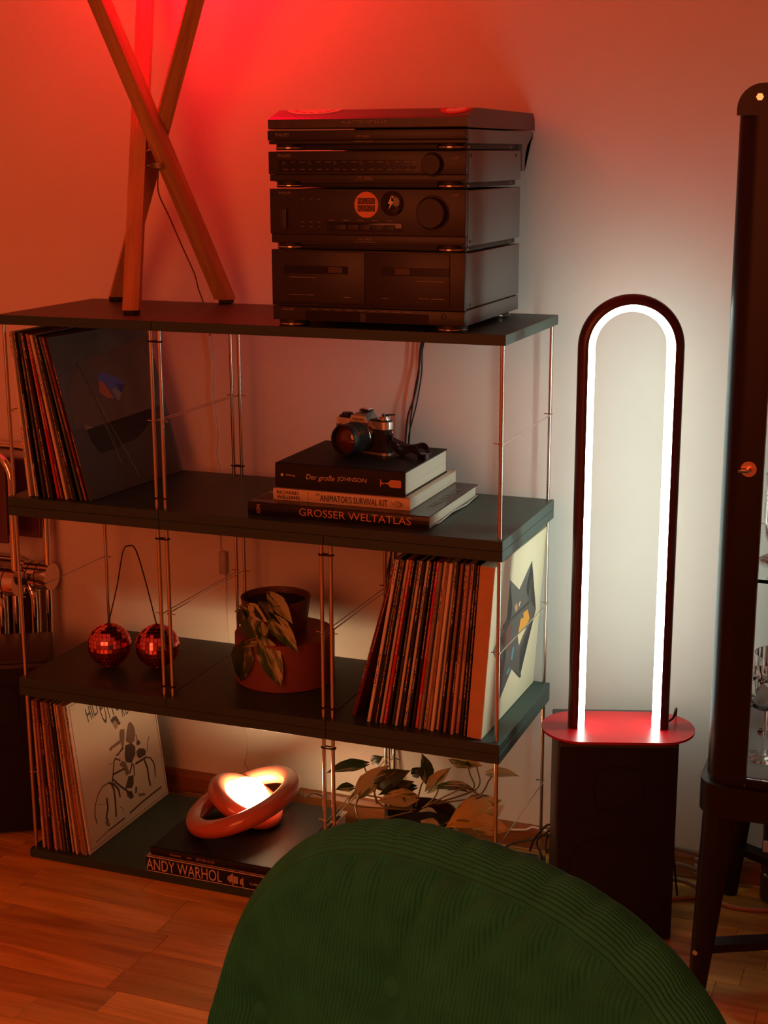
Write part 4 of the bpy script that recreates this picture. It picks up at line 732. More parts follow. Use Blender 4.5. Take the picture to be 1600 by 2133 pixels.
# ---------------------------------------------------------------- plants
def leaf_material(name, green, cream, thr, soft=0.05):
    m = bpy.data.materials.new(name); m.use_nodes = True; nt = m.node_tree; b = nt.nodes['Principled BSDF']; b.inputs['Roughness'].default_value = 0.38
    tc = N(nt, 'ShaderNodeTexCoord'); oi = N(nt, 'ShaderNodeObjectInfo'); mp = N(nt, 'ShaderNodeMapping'); mp.inputs['Scale'].default_value = (1.6, 5.0, 1.0)
    cb = N(nt, 'ShaderNodeCombineXYZ'); rr = mth(nt, 'MULTIPLY', oi.outputs['Random'], 40.0)
    for i in range(3): nt.links.new(rr, cb.inputs[i])
    nt.links.new(tc.outputs['Object'], mp.inputs['Vector']); nt.links.new(cb.outputs[0], mp.inputs['Location'])
    nz = N(nt, 'ShaderNodeTexNoise'); nz.inputs['Scale'].default_value = 1.3; nz.inputs['Detail'].default_value = 4; nt.links.new(mp.outputs[0], nz.inputs['Vector'])
    sp = N(nt, 'ShaderNodeSeparateXYZ'); nt.links.new(tc.outputs['Object'], sp.inputs[0])
    v = mth(nt, 'ADD', nz.outputs['Fac'], mth(nt, 'MULTIPLY', mth(nt, 'SIGN', sp.outputs['Y']), 0.07))
    rp = N(nt, 'ShaderNodeValToRGB'); e_ = rp.color_ramp.elements; e_[0].position = thr-soft; e_[0].color = (*green, 1); e_[1].position = thr+soft; e_[1].color = (*cream, 1)
    nt.links.new(v, rp.inputs[0]); nt.links.new(rp.outputs[0], b.inputs['Base Color'])
    b.inputs['Subsurface Weight'].default_value = 0.0
    MATS[name] = m; return m
LM = {'g': leaf_material('leaf_green', (0.045, 0.11, 0.018), (0.55, 0.46, 0.22), 0.62), 'v': leaf_material('leaf_variegated', (0.05, 0.15, 0.022), (0.45, 0.50, 0.22), 0.50),
      'c': leaf_material('leaf_cream', (0.10, 0.16, 0.03), (0.48, 0.52, 0.26), 0.40), 'y': leaf_material('leaf_yellow', (0.06, 0.07, 0.02), (0.60, 0.55, 0.14), 0.37, 0.03), 'd': leaf_material('leaf_dark', (0.028, 0.055, 0.014), (0.30, 0.25, 0.12), 0.68)}
def leaf_mesh(fold, curl):
    nx, ny = 12, 6; vs = []; fs = []
    for i in range(nx+1):
        t = i/nx; wv = (math.sin(PI*min(1, t*1.02+0.02))**0.75)*(1-0.45*t)*0.62*(1.15 if t < 0.4 else 1.0)
        if i == nx: wv = 0.0
        back = -0.10*(1-t)**6
        for j in range(-ny, ny+1):
            s = j/ny; x = t + back*abs(s)*1.5*(1 if t < 0.3 else 0); y = s*wv/1.2
            z = fold*abs(s)*wv*0.6 - curl*(t-0.25)**2 + 0.02*math.sin(7*t+3*s)*abs(s)
            vs.append((x, y, z))
    w_ = 2*ny+1
    for i in range(nx):
        for j in range(2*ny): a = i*w_+j; fs.append((a, a+1, a+w_+1, a+w_))
    n0 = len(vs); vs += [(x, y, z-0.008) for x, y, z in vs]; fs += [tuple(n0+k for k in f[::-1]) for f in fs[:]]
    return vs, fs
LEAVES = {}
def leaf(root, base, tip, width, kind, face=(0.4, -0.8, 0.45), fold=0.25, curl=0.3):
    """heart-shaped leaf from base to tip, upper side turned to face"""
    key = (fold, curl, kind)
    if key not in LEAVES:
        vs, fs = leaf_mesh(fold, curl); me = bpy.data.meshes.new('leaf'); me.from_pydata(vs, [], fs); me.materials.append(LM[kind]); me.polygons.foreach_set('use_smooth', [True]*len(me.polygons)); me.update(); LEAVES[key] = me
    o = bpy.data.objects.new('leaf', LEAVES[key]); C.objects.link(o); o.parent = root
    b = Vector(base)-Vector(root.location); t = Vector(tip)-Vector(root.location); X = t-b; L = X.length; X.normalize()
    Z = Vector(face); Z = (Z-X*Z.dot(X)).normalized(); Y = Z.cross(X)
    M = Matrix((X, Y, Z)).transposed().to_4x4() @ Matrix.Diagonal((L, width, (L+width)/2, 1)); M.translation = b; o.matrix_local = M
    return o
M_stem = mat('plant_stem', (0.22, 0.20, 0.06), 0.5)
def stem(root, pts, r=0.0016):
    L = Vector(root.location); return MB().tube(spline([Vector(p)-L for p in pts], 6), r, 6).build('stem', M_stem, root, True)
# round lidded box with the hanging plant on it
BX, BY = 0.488, 0.190
rb = thing('round_box', 'wide round wine-red box under the trailing plant', 'box', (BX, BY, Z2+0.0002))
M_wine = mat('wine_lacquer', (0.24, 0.075, 0.070), 0.42, var=0.05, scale=10)
MB().lathe([(0, 0), (0.0955, 0), (0.0970, 0.0015), (0.0970, 0.0600), (0, 0.0600)], 64).build('box_body', M_wine, rb, True, 30)
MB().lathe([(0, 0.0602), (0.0972, 0.0602), (0.0972, 0.0925), (0.0955, 0.0940), (0, 0.0940)], 64).build('box_lid', M_wine, rb, True, 30)
zP = Z2+0.0945
tp_ = thing('trailing_pothos', 'variegated trailing houseplant in a brown pot on the round box', 'plant', (0.470, 0.190, zP))
MB().lathe([(0, 0), (0.0560, 0), (0.0590, 0.003), (0.0680, 0.0680), (0.0640, 0.0680), (0.0600, 0.0560), (0, 0.0560)], 56).build('pot', mat('brown_pot', (0.15, 0.055, 0.032), 0.55, var=0.1, scale=30), tp_, True, 30)
MB().lathe([(0, 0.0580), (0.0605, 0.0570), (0.0605, 0.0560), (0, 0.0555)], 32).build('soil', mat('soil', (0.03, 0.018, 0.012), 0.95, bump=1.0, bscale=200), tp_)
def c1p(a, b): return 470+a/6.4, 1200+b/6.4
leaf(tp_, (0.4967, 0.1600, 0.5600), (0.4695, 0.1300, 0.5760), 0.03, 'd', (0.1, 0.3, 0.9), 0.25, 0.3)
leaf(tp_, (0.4809, 0.1450, 0.5596), (0.5386, 0.1150, 0.5218), 0.034, 'c', (0.4, -0.8, 0.45), 0.25, 0.3)
leaf(tp_, (0.4498, 0.1200, 0.5418), (0.4911, 0.1000, 0.5203), 0.03, 'c', (-0.3, -0.9, 0.3), 0.25, 0.3)
leaf(tp_, (0.4518, 0.1050, 0.5196), (0.4737, 0.0950, 0.4805), 0.04, 'g', (0.4, -0.8, 0.45), 0.25, 0.3)
leaf(tp_, (0.4958, 0.1150, 0.5245), (0.5614, 0.0900, 0.4746), 0.04, 'v', (0.4, -0.8, 0.45), 0.25, 0.3)
leaf(tp_, (0.4871, 0.0950, 0.4820), (0.5336, 0.0750, 0.4042), 0.05, 'v', (0.4, -0.8, 0.45), 0.25, 0.3)
leaf(tp_, (0.4516, 0.0900, 0.4742), (0.4431, 0.0850, 0.3959), 0.046, 'd', (0.4, -0.8, 0.45), 0.25, 0.3)
leaf(tp_, (0.4899, 0.1350, 0.5418), (0.5414, 0.1150, 0.5058), 0.046, 'd', (0.8, -0.6, 0.3), 0.25, 0.3)
leaf(tp_, (0.4230, 0.1300, 0.5300), (0.4530, 0.1200, 0.5153), 0.026, 'g', (-0.3, -0.9, 0.3), 0.25, 0.3)
leaf(tp_, (0.4760, 0.0950, 0.4777), (0.4364, 0.0900, 0.4702), 0.022, 'c', (0.2, -0.4, 0.9), 0.25, 0.3)
leaf(tp_, (0.4392, 0.1000, 0.4651), (0.4134, 0.1000, 0.4296), 0.03, 'd', (-0.3, -0.9, 0.3), 0.25, 0.3)
leaf(tp_, (0.4673, 0.1200, 0.5466), (0.5026, 0.1100, 0.5148), 0.04, 'd', (0.4, -0.8, 0.45), 0.25, 0.3)
leaf(tp_, (0.4808, 0.1000, 0.5154), (0.4861, 0.0970, 0.4813), 0.03, 'v', (0.8, -0.6, 0.3), 0.25, 0.3)
leaf(tp_, (0.4287, 0.1200, 0.5276), (0.4359, 0.1150, 0.4969), 0.026, 'd', (-0.3, -0.9, 0.3), 0.25, 0.3)
stem(tp_, [(0.4651, 0.1900, 0.5202), (0.4717, 0.1500, 0.5385), (0.4448, 0.1300, 0.5406), (0.4291, 0.1200, 0.5411), (0.4185, 0.1180, 0.5271)])
stem(tp_, [(0.4651, 0.1900, 0.5202), (0.4872, 0.1650, 0.5554), (0.4970, 0.1600, 0.5735)])
stem(tp_, [(0.4667, 0.1600, 0.5321), (0.4637, 0.1200, 0.5314), (0.4818, 0.1000, 0.4918), (0.4865, 0.0960, 0.4802)])
stem(tp_, [(0.4635, 0.1800, 0.5260), (0.4810, 0.1300, 0.5303), (0.4958, 0.1150, 0.5245)])
stem(tp_, [(0.4817, 0.1000, 0.4903), (0.4588, 0.0950, 0.4832), (0.4474, 0.0920, 0.4723)])
bp2 = thing('potted_pothos', 'variegated houseplant in a dark pot on the bottom shelf behind the green chair', 'plant', (0.7750, 0.178, Z3+0.0002))
MB().lathe([(0, 0), (0.0480, 0), (0.0500, 0.003), (0.0670, 0.120), (0.0690, 0.128), (0.0650, 0.128), (0.0630, 0.112), (0, 0.110)], 56).build('pot', mat('dark_pot', (0.045, 0.020, 0.013), 0.35), bp2, True, 30)
MB().lathe([(0, 0.114), (0.0632, 0.112), (0.0632, 0.110), (0, 0.110)], 32).build('soil', MATS['soil'], bp2)
leaf(bp2, (0.6484, 0.2000, 0.2175), (0.5841, 0.1600, 0.2113), 0.034, 'g', (0.1, -0.5, 0.85), 0.25, 0.3)
leaf(bp2, (0.6557, 0.1500, 0.1765), (0.7087, 0.1700, 0.2385), 0.046, 'c', (-0.3, -0.9, 0.3), 0.25, 0.3)
leaf(bp2, (0.6962, 0.1500, 0.2030), (0.7633, 0.1300, 0.2475), 0.046, 'd', (0.2,-0.9,0.4), 0.25, 0.3)
leaf(bp2, (0.7791, 0.2000, 0.2030), (0.7728, 0.2000, 0.2568), 0.036, 'g', (0.8, -0.6, 0.3), 0.25, 0.3)
leaf(bp2, (0.8173, 0.1600, 0.2131), (0.8982, 0.1200, 0.2438), 0.03, 'g', (0.2, -0.4, 0.9), 0.25, 0.3)
leaf(bp2, (0.7857, 0.1900, 0.1895), (0.8231, 0.2000, 0.2375), 0.034, 'c', (-0.3, -0.9, 0.3), 0.25, 0.3)
leaf(bp2, (0.7681, 0.1500, 0.2081), (0.7134, 0.1100, 0.2070), 0.036, 'd', (0.2, -0.4, 0.9), 0.25, 0.3)
leaf(bp2, (0.7820, 0.1200, 0.2015), (0.7197, 0.0900, 0.2012), 0.04, 'c', (0.1,-0.7,0.6), 0.25, 0.3)
leaf(bp2, (0.9419, 0.1200, 0.2121), (0.8698, 0.0500, 0.1937), 0.072, 'y', (0.1,-0.7,0.6), 0.25, 0.3)
leaf(bp2, (0.9131, 0.0800, 0.1891), (0.9829, 0.0600, 0.1979), 0.046, 'c', (0.2,-0.8,0.5), 0.25, 0.3)
leaf(bp2, (0.8172, 0.2400, 0.2378), (0.8797, 0.2200, 0.2427), 0.034, 'c', (0.4, -0.8, 0.45), 0.25, 0.3)
leaf(bp2, (0.8964, 0.2200, 0.2283), (0.9583, 0.2000, 0.2449), 0.026, 'c', (0.1,-0.6,0.8), 0.25, 0.3)
leaf(bp2, (0.6324, 0.1800, 0.1744), (0.6043, 0.1600, 0.1767), 0.026, 'g', (0.2, -0.4, 0.9), 0.25, 0.3)
leaf(bp2, (0.7535, 0.1900, 0.2156), (0.7770, 0.1800, 0.2355), 0.024, 'd', (0.4, -0.8, 0.45), 0.25, 0.3)
leaf(bp2, (0.7353, 0.1400, 0.2040), (0.7739, 0.1300, 0.2279), 0.03, 'd', (0.4, -0.8, 0.45), 0.25, 0.3)
leaf(bp2, (0.8185, 0.0600, 0.1837), (0.8632, 0.0400, 0.1867), 0.036, 'c', (0.2, -0.4, 0.9), 0.25, 0.3)
leaf(bp2, (0.6419, 0.2600, 0.1974), (0.6652, 0.2500, 0.2144), 0.026, 'd', (0.4, -0.8, 0.45), 0.25, 0.3)
leaf(bp2, (0.7633, 0.1300, 0.1790), (0.7624, 0.1000, 0.2038), 0.034, 'd', (-0.3, -0.9, 0.3), 0.25, 0.3)
leaf(bp2, (0.8334, 0.1700, 0.2069), (0.8788, 0.1400, 0.2265), 0.022, 'd', (0.2, -0.4, 0.9), 0.25, 0.3)
leaf(bp2, (0.7941, 0.1200, 0.1760), (0.8342, 0.0900, 0.1986), 0.02, 'c', (0.2, -0.4, 0.9), 0.25, 0.3)
leaf(bp2, (0.8972, 0.0500, 0.1762), (0.8866, 0.0300, 0.1922), 0.03, 'c', (0.2, -0.4, 0.9), 0.25, 0.3)
leaf(bp2, (0.8524, 0.2300, 0.2408), (0.8618, 0.2200, 0.2338), 0.02, 'g', (0.8, -0.6, 0.3), 0.25, 0.3)
stem(bp2, [(0.7547, 0.1700, 0.1573), (0.7037, 0.1500, 0.1608), (0.6814, 0.1600, 0.1935), (0.6468, 0.2000, 0.2157)])
stem(bp2, [(0.7608, 0.1700, 0.1583), (0.7192, 0.1500, 0.1757), (0.6572, 0.1500, 0.1767)])
stem(bp2, [(0.6945, 0.1500, 0.1624), (0.6899, 0.1500, 0.1834), (0.6962, 0.1500, 0.2030)])
stem(bp2, [(0.7634, 0.1800, 0.1544), (0.7684, 0.2000, 0.1936), (0.7791, 0.2000, 0.2030)])
stem(bp2, [(0.7817, 0.1800, 0.1574), (0.8064, 0.1700, 0.1873), (0.8173, 0.1600, 0.2131)])
stem(bp2, [(0.8061, 0.1800, 0.1676), (0.8807, 0.2000, 0.1864), (0.8980, 0.2200, 0.2147), (0.9069, 0.2200, 0.2253)])
stem(bp2, [(0.7965, 0.1900, 0.1617), (0.8638, 0.2200, 0.1877), (0.8525, 0.2400, 0.2119), (0.8462, 0.2400, 0.2359)])
stem(bp2, [(0.7996, 0.1900, 0.1622), (0.8728, 0.2200, 0.1922), (0.8707, 0.2300, 0.2280), (0.8645, 0.2300, 0.2395)])
stem(bp2, [(0.7863, 0.1500, 0.1680), (0.8495, 0.1400, 0.2128), (0.8852, 0.1200, 0.2358), (0.9419, 0.1200, 0.2121)])
stem(bp2, [(0.7681, 0.1500, 0.1619), (0.6486, 0.1400, 0.1562), (0.6463, 0.1500, 0.1765), (0.6270, 0.1700, 0.1667)])
stem(bp2, [(0.7718, 0.1400, 0.1638), (0.6845, 0.1200, 0.1381), (0.6589, 0.1300, 0.1559), (0.6603, 0.1500, 0.1757)])
stem(bp2, [(0.7706, 0.1600, 0.1580), (0.7482, 0.1300, 0.1796), (0.7790, 0.1200, 0.1980)])
stem(bp2, [(0.8582, 0.0800, 0.1800), (0.8904, 0.0700, 0.1957), (0.9131, 0.0800, 0.1891)])
# ---------------------------------------------------------------- glass cabinet
cb_ = thing('glass_cabinet', 'dark metal glass-door cabinet with rounded corners on splayed legs', 'cabinet', (1.34, -0.046, 0))
M_cab = mat('cabinet_enamel', (0.018, 0.011, 0.010), 0.34, spec=0.22)
M_glass = mat('clear_glass', (0.97, 0.98, 0.97), 0.0, trans=1.0, ior=1.45)
M_pane = mat('window_glass', (1.0, 1.0, 1.0), 0.0, trans=1.0, ior=1.12)
def rrect(x0, x1, y0, y1, r, n=8):
    out = []
    for cx, cy, a in ((x1-r, y0+r, -PI/2), (x1-r, y1-r, 0), (x0+r, y1-r, PI/2), (x0+r, y0+r, PI)):
        for k in range(n+1): t = a+PI/2*k/n; out.append((cx+r*math.cos(t), cy+r*math.sin(t)))
    return out
CWd, CDp = 0.73, 0.42; Z0c, Z1c = 0.388, 1.475
MB().prism(rrect(-0.010, CWd+0.010, -0.010, CDp-0.002, 0.045), (0, 0, 0.335), (1, 0, 0), (0, 1, 0), (0, 0, 0.053)).build('base_frame', M_cab, cb_, True, 50)
MB().prism(rrect(0.004, CWd-0.004, 0.004, CDp-0.006, 0.038), (0, 0, 0.388), (1, 0, 0), (0, 1, 0), (0, 0, 0.012)).build('cabinet_floor', mat('cabinet_grey', (0.22, 0.21, 0.19), 0.4), cb_, True, 50)
# side shells: rounded front corners carried up both sides
def corner_post(x0, sgn):
    r = 0.036; n = 8; outer = [(0.062, 0.0)] + [(r-r*math.sin(PI/2*k/n), r-r*math.cos(PI/2*k/n)) for k in range(n+1)] + [(0.0, 0.052)]
    inner = [(0.0040, 0.052)] + [(r-(r-0.0040)*math.cos(PI/2*k/n), r-(r-0.0040)*math.sin(PI/2*k/n)) for k in range(n+1)] + [(0.062, 0.0040)]
    MB().prism([(x0+sgn*a_, b_) for a_, b_ in outer+inner], (0, 0, Z0c), (1, 0, 0), (0, 1, 0), (0, 0, Z1c-0.045-Z0c)).build('corner_post', M_cab, cb_, True, 45)
    xs_ = sorted((x0, x0+sgn*0.020)); MB().box((xs_[0], CDp-0.050, Z0c), (xs_[1], CDp-0.012, Z1c-0.045), 0.002, 1).build('corner_post', M_cab, cb_)
    xs_ = sorted((x0+sgn*0.001, x0+sgn*0.004)); MB().box((xs_[0], 0.0522, Z0c+0.0125), (xs_[1], CDp-0.0502, Z1c-0.0452)).build('side_pane', M_pane, cb_)
corner_post(0.0, 1); corner_post(CWd, -1)
# top: cap with rounded shoulders
b = MB(); pr = [(0.0, Z1c-0.045)] + [(0.036-0.036*math.cos(PI/2*k/8), Z1c-0.036+0.036*math.sin(PI/2*k/8)) for k in range(9)] + [(CWd-0.036+0.036*math.sin(PI/2*k/8), Z1c-0.036+0.036*math.cos(PI/2*k/8)) for k in range(9)] + [(CWd, Z1c-0.045)]
b.prism(pr, (0, -0.0008, 0), (1, 0, 0), (0, 0, 1), (0, CDp-0.004, 0)); b.build('top_cap', M_cab, cb_, True, 45)
MB().cyl((0.032, 0.0, 1.4555), (0.032, -0.0025, 1.4555), 0.0055, seg=6).build('bolt', M_chrome, cb_); MB().cyl((CWd-0.032, 0.0, 1.4555), (CWd-0.032, -0.0025, 1.4555), 0.0055, seg=6).build('bolt', M_chrome, cb_)
MB().box((0.062, CDp-0.012, Z0c+0.012), (CWd-0.062, CDp-0.006, Z1c-0.045)).build('back_panel', mat('cabinet_back_cream', (0.62, 0.58, 0.50), 0.5), cb_)
d = MB().box((0.062, 0.0005, Z0c+0.006), (0.066, 0.014, Z1c-0.060)).build('door_frame', M_cab, cb_)
MB().box((0.066, 0.0005, Z0c+0.001), (CWd-0.062, 0.014, Z0c+0.014)).build('door_rail', M_cab, cb_); MB().box((0.066, 0.0005, Z1c-0.075), (CWd-0.062, 0.014, Z1c-0.045)).build('door_rail', M_cab, cb_)
MB().box((0.0662, 0.004, Z0c+0.0142), (CWd-0.0625, 0.008, Z1c-0.0752)).build('door_pane', M_pane, d)
for z in (0.727, 1.06): MB().box((0.006, 0.030, z-0.006), (CWd-0.006, CDp-0.014, z), 0.0005, 1).build('glass_shelf', M_glass, cb_)
k = MB().lathe([(0, 0.0020), (0.0120, 0.0020), (0.0125, 0), (0, 0)], 24, (0.0445, 0, 0.908), Matrix.Rotation(PI/2, 3, 'X')).build('lock_plate', mat('copper_lock', (0.75, 0.35, 0.20), 0.25, 1.0), cb_, True)
MB().box((0.030, -0.016, 0.9045), (0.0460, -0.0125, 0.9085), 0.001, 1).build('key', M_chrome, k); MB().cyl((0.0445, 0, 0.908), (0.0445, -0.0150, 0.907), 0.003, seg=12).build('key_shank', M_chrome, k)
for sx in (0, 1):
    for sy in (0, 1):
        xt = 0.026 if sx == 0 else CWd-0.026; yt = 0.030 if sy == 0 else CDp-0.040; dx = -0.024 if sx == 0 else 0.024; dy = -0.012 if sy == 0 else 0.012
        o = MB().cyl((xt+dx, yt+dy, 0.0005), (xt, yt, 0.336), 0.0150, 0.0290, seg=24).build('leg', M_cab, cb_, True)
        if sx == 0 and sy == 0: MB().cyl((xt+dx-0.001, yt+dy-0.017, 0.085), (xt+dx-0.002, yt+dy-0.023, 0.085), 0.0045, seg=8).build('leg_bolt', M_trim, o)
for y0, y1 in ((0.022, CDp-0.032), (CDp-0.032, 0.022)):
    a = V(0.006, y0, 0.085); c_ = V(CWd-0.006, y1, 0.085 if y0 < 0.1 else 0.1002)
    a.z = 0.085 if y0 < 0.1 else 0.1002; dvec = (c_-a).normalized(); sd = V(-dvec.y, dvec.x, 0)
    vs = []
    for p in (a, c_):
        for s1, s2 in ((-1, -1), (1, -1), (1, 1), (-1, 1)): vs.append(p + sd*0.014*s1 + V(0, 0, 0.0072*s2))
    MB().add(vs, [(0,3,2,1),(4,5,6,7),(0,1,5,4),(1,2,6,5),(2,3,7,6),(3,0,4,7)]).build('cross_brace', M_cab, cb_)
# glassware inside
def fluted(prof, seg, amp, c, name, parent, m=M_glass):
    vs = []; fs = []; n = len(prof)
    for i in range(seg):
        a = 2*PI*i/seg
        for r, z, f in prof: rr = r*(1+f*amp*math.cos(a*12)); vs.append((c[0]+rr*math.cos(a), c[1]+rr*math.sin(a), c[2]+z))
    for i in range(seg):
        j = (i+1) % seg
        for q in range(n-1): fs.append((i*n+q, j*n+q, j*n+q+1, i*n+q+1))
    return MB().add(vs, fs).build(name, m, parent, True, 60)
def coupe(loc, label):
    o = thing('coupe_glass', label, 'glass', loc, group=None)
    fluted([(0, 0.0, 0), (0.030, 0.0, 0.3), (0.031, 0.0015, 0.3), (0.012, 0.006, 0.5), (0.0, 0.0065, 0)], 96, 0.10, (0, 0, 0), 'foot', o)
    fluted([(0.0, 0.0062, 0), (0.0045, 0.0066, 0), (0.0036, 0.045, 0), (0.0036, 0.085, 0), (0.0, 0.0865, 0)], 24, 0, (0, 0, 0), 'stem', o)
    fluted([(0.0, 0.086, 0), (0.018, 0.088, 0.2), (0.040, 0.101, 1), (0.0415, 0.118, 1), (0.0425, 0.146, 0), (0.0408, 0.146, 0), (0.0398, 0.118, 0), (0.037, 0.104, 0), (0.016, 0.092, 0), (0.0, 0.091, 0)], 96, 0.025, (0, 0, 0), 'bowl', o)
    return o
coupe((1.4195, 0.060, 0.4004), 'cut-glass coupe on the cabinet floor, in front of its twin')
coupe((1.4260, 0.175, 0.4004), 'cut-glass coupe on the cabinet floor, behind its twin')
o = thing('cut_glass_tumbler', 'tall footed cut-glass tumbler on the cabinet glass shelf', 'glass', (1.4250, 0.105, 0.7272))
fluted([(0, 0.0, 0), (0.034, 0.0, 0.4), (0.035, 0.003, 0.4), (0.018, 0.012, 0.6), (0.0, 0.013, 0)], 96, 0.05, (0, 0, 0), 'foot', o)
fluted([(0.0, 0.013, 0), (0.014, 0.016, 0), (0.026, 0.040, 1), (0.030, 0.070, 1), (0.031, 0.145, 0), (0.0295, 0.145, 0), (0.028, 0.072, 0), (0.022, 0.045, 0), (0.0, 0.030, 0)], 96, 0.03, (0, 0, 0), 'bowl', o)

# ---------------------------------------------------------------- things under the cabinet and behind the speaker
o = thing('canister', 'dark lidded canister standing under the glass cabinet', 'canister', (1.432, 0.355, 0.0003))
MB().lathe([(0, 0), (0.034, 0), (0.035, 0.002), (0.035, 0.145), (0, 0.145)], 36).build('can_body', mat('canister_brown', (0.05, 0.035, 0.028), 0.35), o, True)
MB().lathe([(0.0355, 0.052), (0.0362, 0.053), (0.0362, 0.057), (0.0355, 0.058)], 36).build('can_band', M_steel, o, True)
MB().lathe([(0, 0.145), (0.032, 0.145), (0.032, 0.170), (0.027, 0.176), (0, 0.176)], 36).build('can_lid', M_black, o, True)
MB().box((-0.030, -0.036, 0.105), (-0.008, -0.030, 0.128), 0.001, 1).build('paper_label', M_cable_w, o)
tag(MB().tube(spline([(1.2297, 0.2606, 0.0050), (1.2782, 0.2930, 0.0050), (1.3106, 0.3052, 0.0050), (1.3423, 0.2853, 0.0050), (1.3783, 0.2813, 0.0050), (1.4206, 0.2934, 0.0050), (1.4870, 0.3224, 0.0050)]), 0.0042, 10).build('floor_cable', mat('tan_cable', (0.48, 0.26, 0.15), 0.5), None, True), 'tan cable curving over the floor under the glass cabinet', 'cable')
for k, (u0, v0) in enumerate(((0, 0), (0, 22), (0, 50))):
    tag(MB().tube(spline([(1.215+0.006*k, 0.335-0.02*k, 0.080-0.024*k), (1.262, 0.330-0.020*k, 0.080-0.022*k), (1.290+0.004*k, 0.335-0.020*k, 0.072-0.024*k), (1.300, 0.372-0.006*k, 0.050-0.02*k), (1.270, 0.380, 0.040-0.012*k)]), 0.0045, 8).build('grey_cable', mat('grey_cable', (0.30, 0.26, 0.22), 0.5), None, True), 'thick grey cable looped between the speaker and the cabinet leg', 'cable', 'grey cables behind the speaker')
for k, pts in enumerate((
    [(0.8880, 0.3450, 0.0123), (0.9192, 0.3400, 0.0336), (0.9565, 0.3300, 0.0518), (0.9885, 0.3000, 0.0811), (1.0054, 0.2900, 0.0945), (1.06, 0.30, 0.07)],
    [(0.9484, 0.3400, 0.0209), (0.9612, 0.3200, 0.0551), (0.9835, 0.3000, 0.0905), (1.0050, 0.2900, 0.1086), (1.06, 0.305, 0.09), (1.075, 0.31, 0.05)],
    [(1.0029, 0.3000, 0.0866), (0.9961, 0.2900, 0.0798), (0.9952, 0.2800, 0.0669), (1.0006, 0.2750, 0.0560), (1.0075, 0.2850, 0.0586), (1.055, 0.30, 0.03)],
    [(1.0075, 0.2900, 0.0868), (0.9819, 0.2850, 0.0827), (0.9788, 0.2800, 0.0661), (0.9906, 0.2700, 0.0504), (0.9919, 0.2600, 0.0269), (1.0010, 0.2708, 0.0030), (1.0228, 0.2685, 0.0030)])):
    tag(MB().tube(spline(pts), 0.0022, 8).build('speaker_cable', M_cable_b, None, True), 'thin black speaker cable tangled behind the right-hand end of the shelf', 'cable', 'tangled black cables')
tag(MB().tube(spline([(0.8603, 0.3850, 0.0318), (0.8906, 0.3860, 0.0365), (0.9260, 0.3860, 0.0424), (0.9412, 0.3850, 0.0507), (0.9618, 0.3830, 0.0498), (0.9930, 0.3780, 0.0468)]), 0.0022, 8).build('white_cable', M_cable_w, None, True), 'short white cable lying along the baseboard behind the potted plant', 'cable')

# ---------------------------------------------------------------- left of the shelf
lf = math.radians(30.1); fr = V(-0.014, 0.119, 0); fx = V(math.cos(lf), math.sin(lf), 0); fy = V(-math.sin(lf), math.cos(lf), 0)
cc = fr - fx*0.2115/2 + fy*0.200/2
speaker('black loudspeaker standing left of the shelf in front of folded chairs', (cc.x, cc.y, 0.0003), lf, 0.2115, 0.200, 0.3742)
M_smoke = mat('smoked_acrylic', (0.10, 0.045, 0.035), 0.12)
def folding_chair(loc, rz, tilt, label):
    r = thing('folding_chair', label, 'chair', loc, group='folded chairs leaning on the wall', rot=(tilt, 0, rz))
    def loop(w_, h0, h1, y, rad=0.06):
        pts = [V(x, y, z) for x, z in rrect(-w_/2, w_/2, h0, h1, rad, 6)]
        return MB().tube(pts, 0.0085, 12, closed=True)
    loop(0.450, 0.010, 0.760, 0.0).build('back_frame', M_chrome, r, True)
    loop(0.405, 0.010, 0.480, -0.022).build('leg_frame', M_chrome, r, True)
    loop(0.360, 0.090, 0.500, 0.022).build('seat_frame', M_chrome, r, True)
    for s in (-1, 1):
        h_ = MB(); h_.cyl((s*0.172, 0, 0.475), (s*0.235, 0, 0.475), 0.0300, seg=28); h_.build('hinge_disc', M_chrome, r, True)
        for q in (0.184, 0.206): MB().cyl((s*q, 0, 0.475), (s*(q+0.002), 0, 0.475), 0.0306, seg=28).build('hinge_gap', M_black, r)
    MB().box((-0.212, -0.004, 0.560), (0.212, 0.004, 0.735), 0.003, 2).build('backrest', M_smoke, r); MB().box((-0.170, 0.019, 0.110), (0.170, 0.026, 0.455), 0.003, 2).build('seat', M_smoke, r)
    return r
folding_chair((-0.390, 0.345, 0.0), 0.0, -0.035, 'folded chrome folding chair resting nearest the wall beside the shelf')
folding_chair((-0.430, 0.280, 0.0), 0.0, -0.035, 'folded chrome folding chair in front of another folded chair')

# ---------------------------------------------------------------- green corduroy armchair
P_ = dict(cx=1.258, cy=-1.1044, zt=0.7212, yaw=-0.332, tilt=0.1635, a=0.3377, b=0.3984, e=2.6317, d=0.0523, inset=0.0174, k=-0.0442)
ac = thing('lounge_chair', 'green wide-wale corduroy chair with buttoned rounded back', 'chair', (P_['cx'], P_['cy'], 0))
M_cord = mat('green_corduroy', (0.030, 0.30, 0.20), 0.9, var=0.15, scale=25, spec=0.2)
ya = P_['yaw']; tv = V(math.cos(ya), math.sin(ya), 0); nh = V(math.sin(ya), -math.cos(ya), 0); ti = P_['tilt']
upv = V(-nh.x*math.sin(ti), -nh.y*math.sin(ti), math.cos(ti)); nv = nh*math.cos(ti)+V(0, 0, math.sin(ti)); og = V(0, 0, P_['zt']-P_['b'])
def place(s, h_, n): return og + tv*s + upv*h_ + nv*n + nh*(P_['k']*s*s)
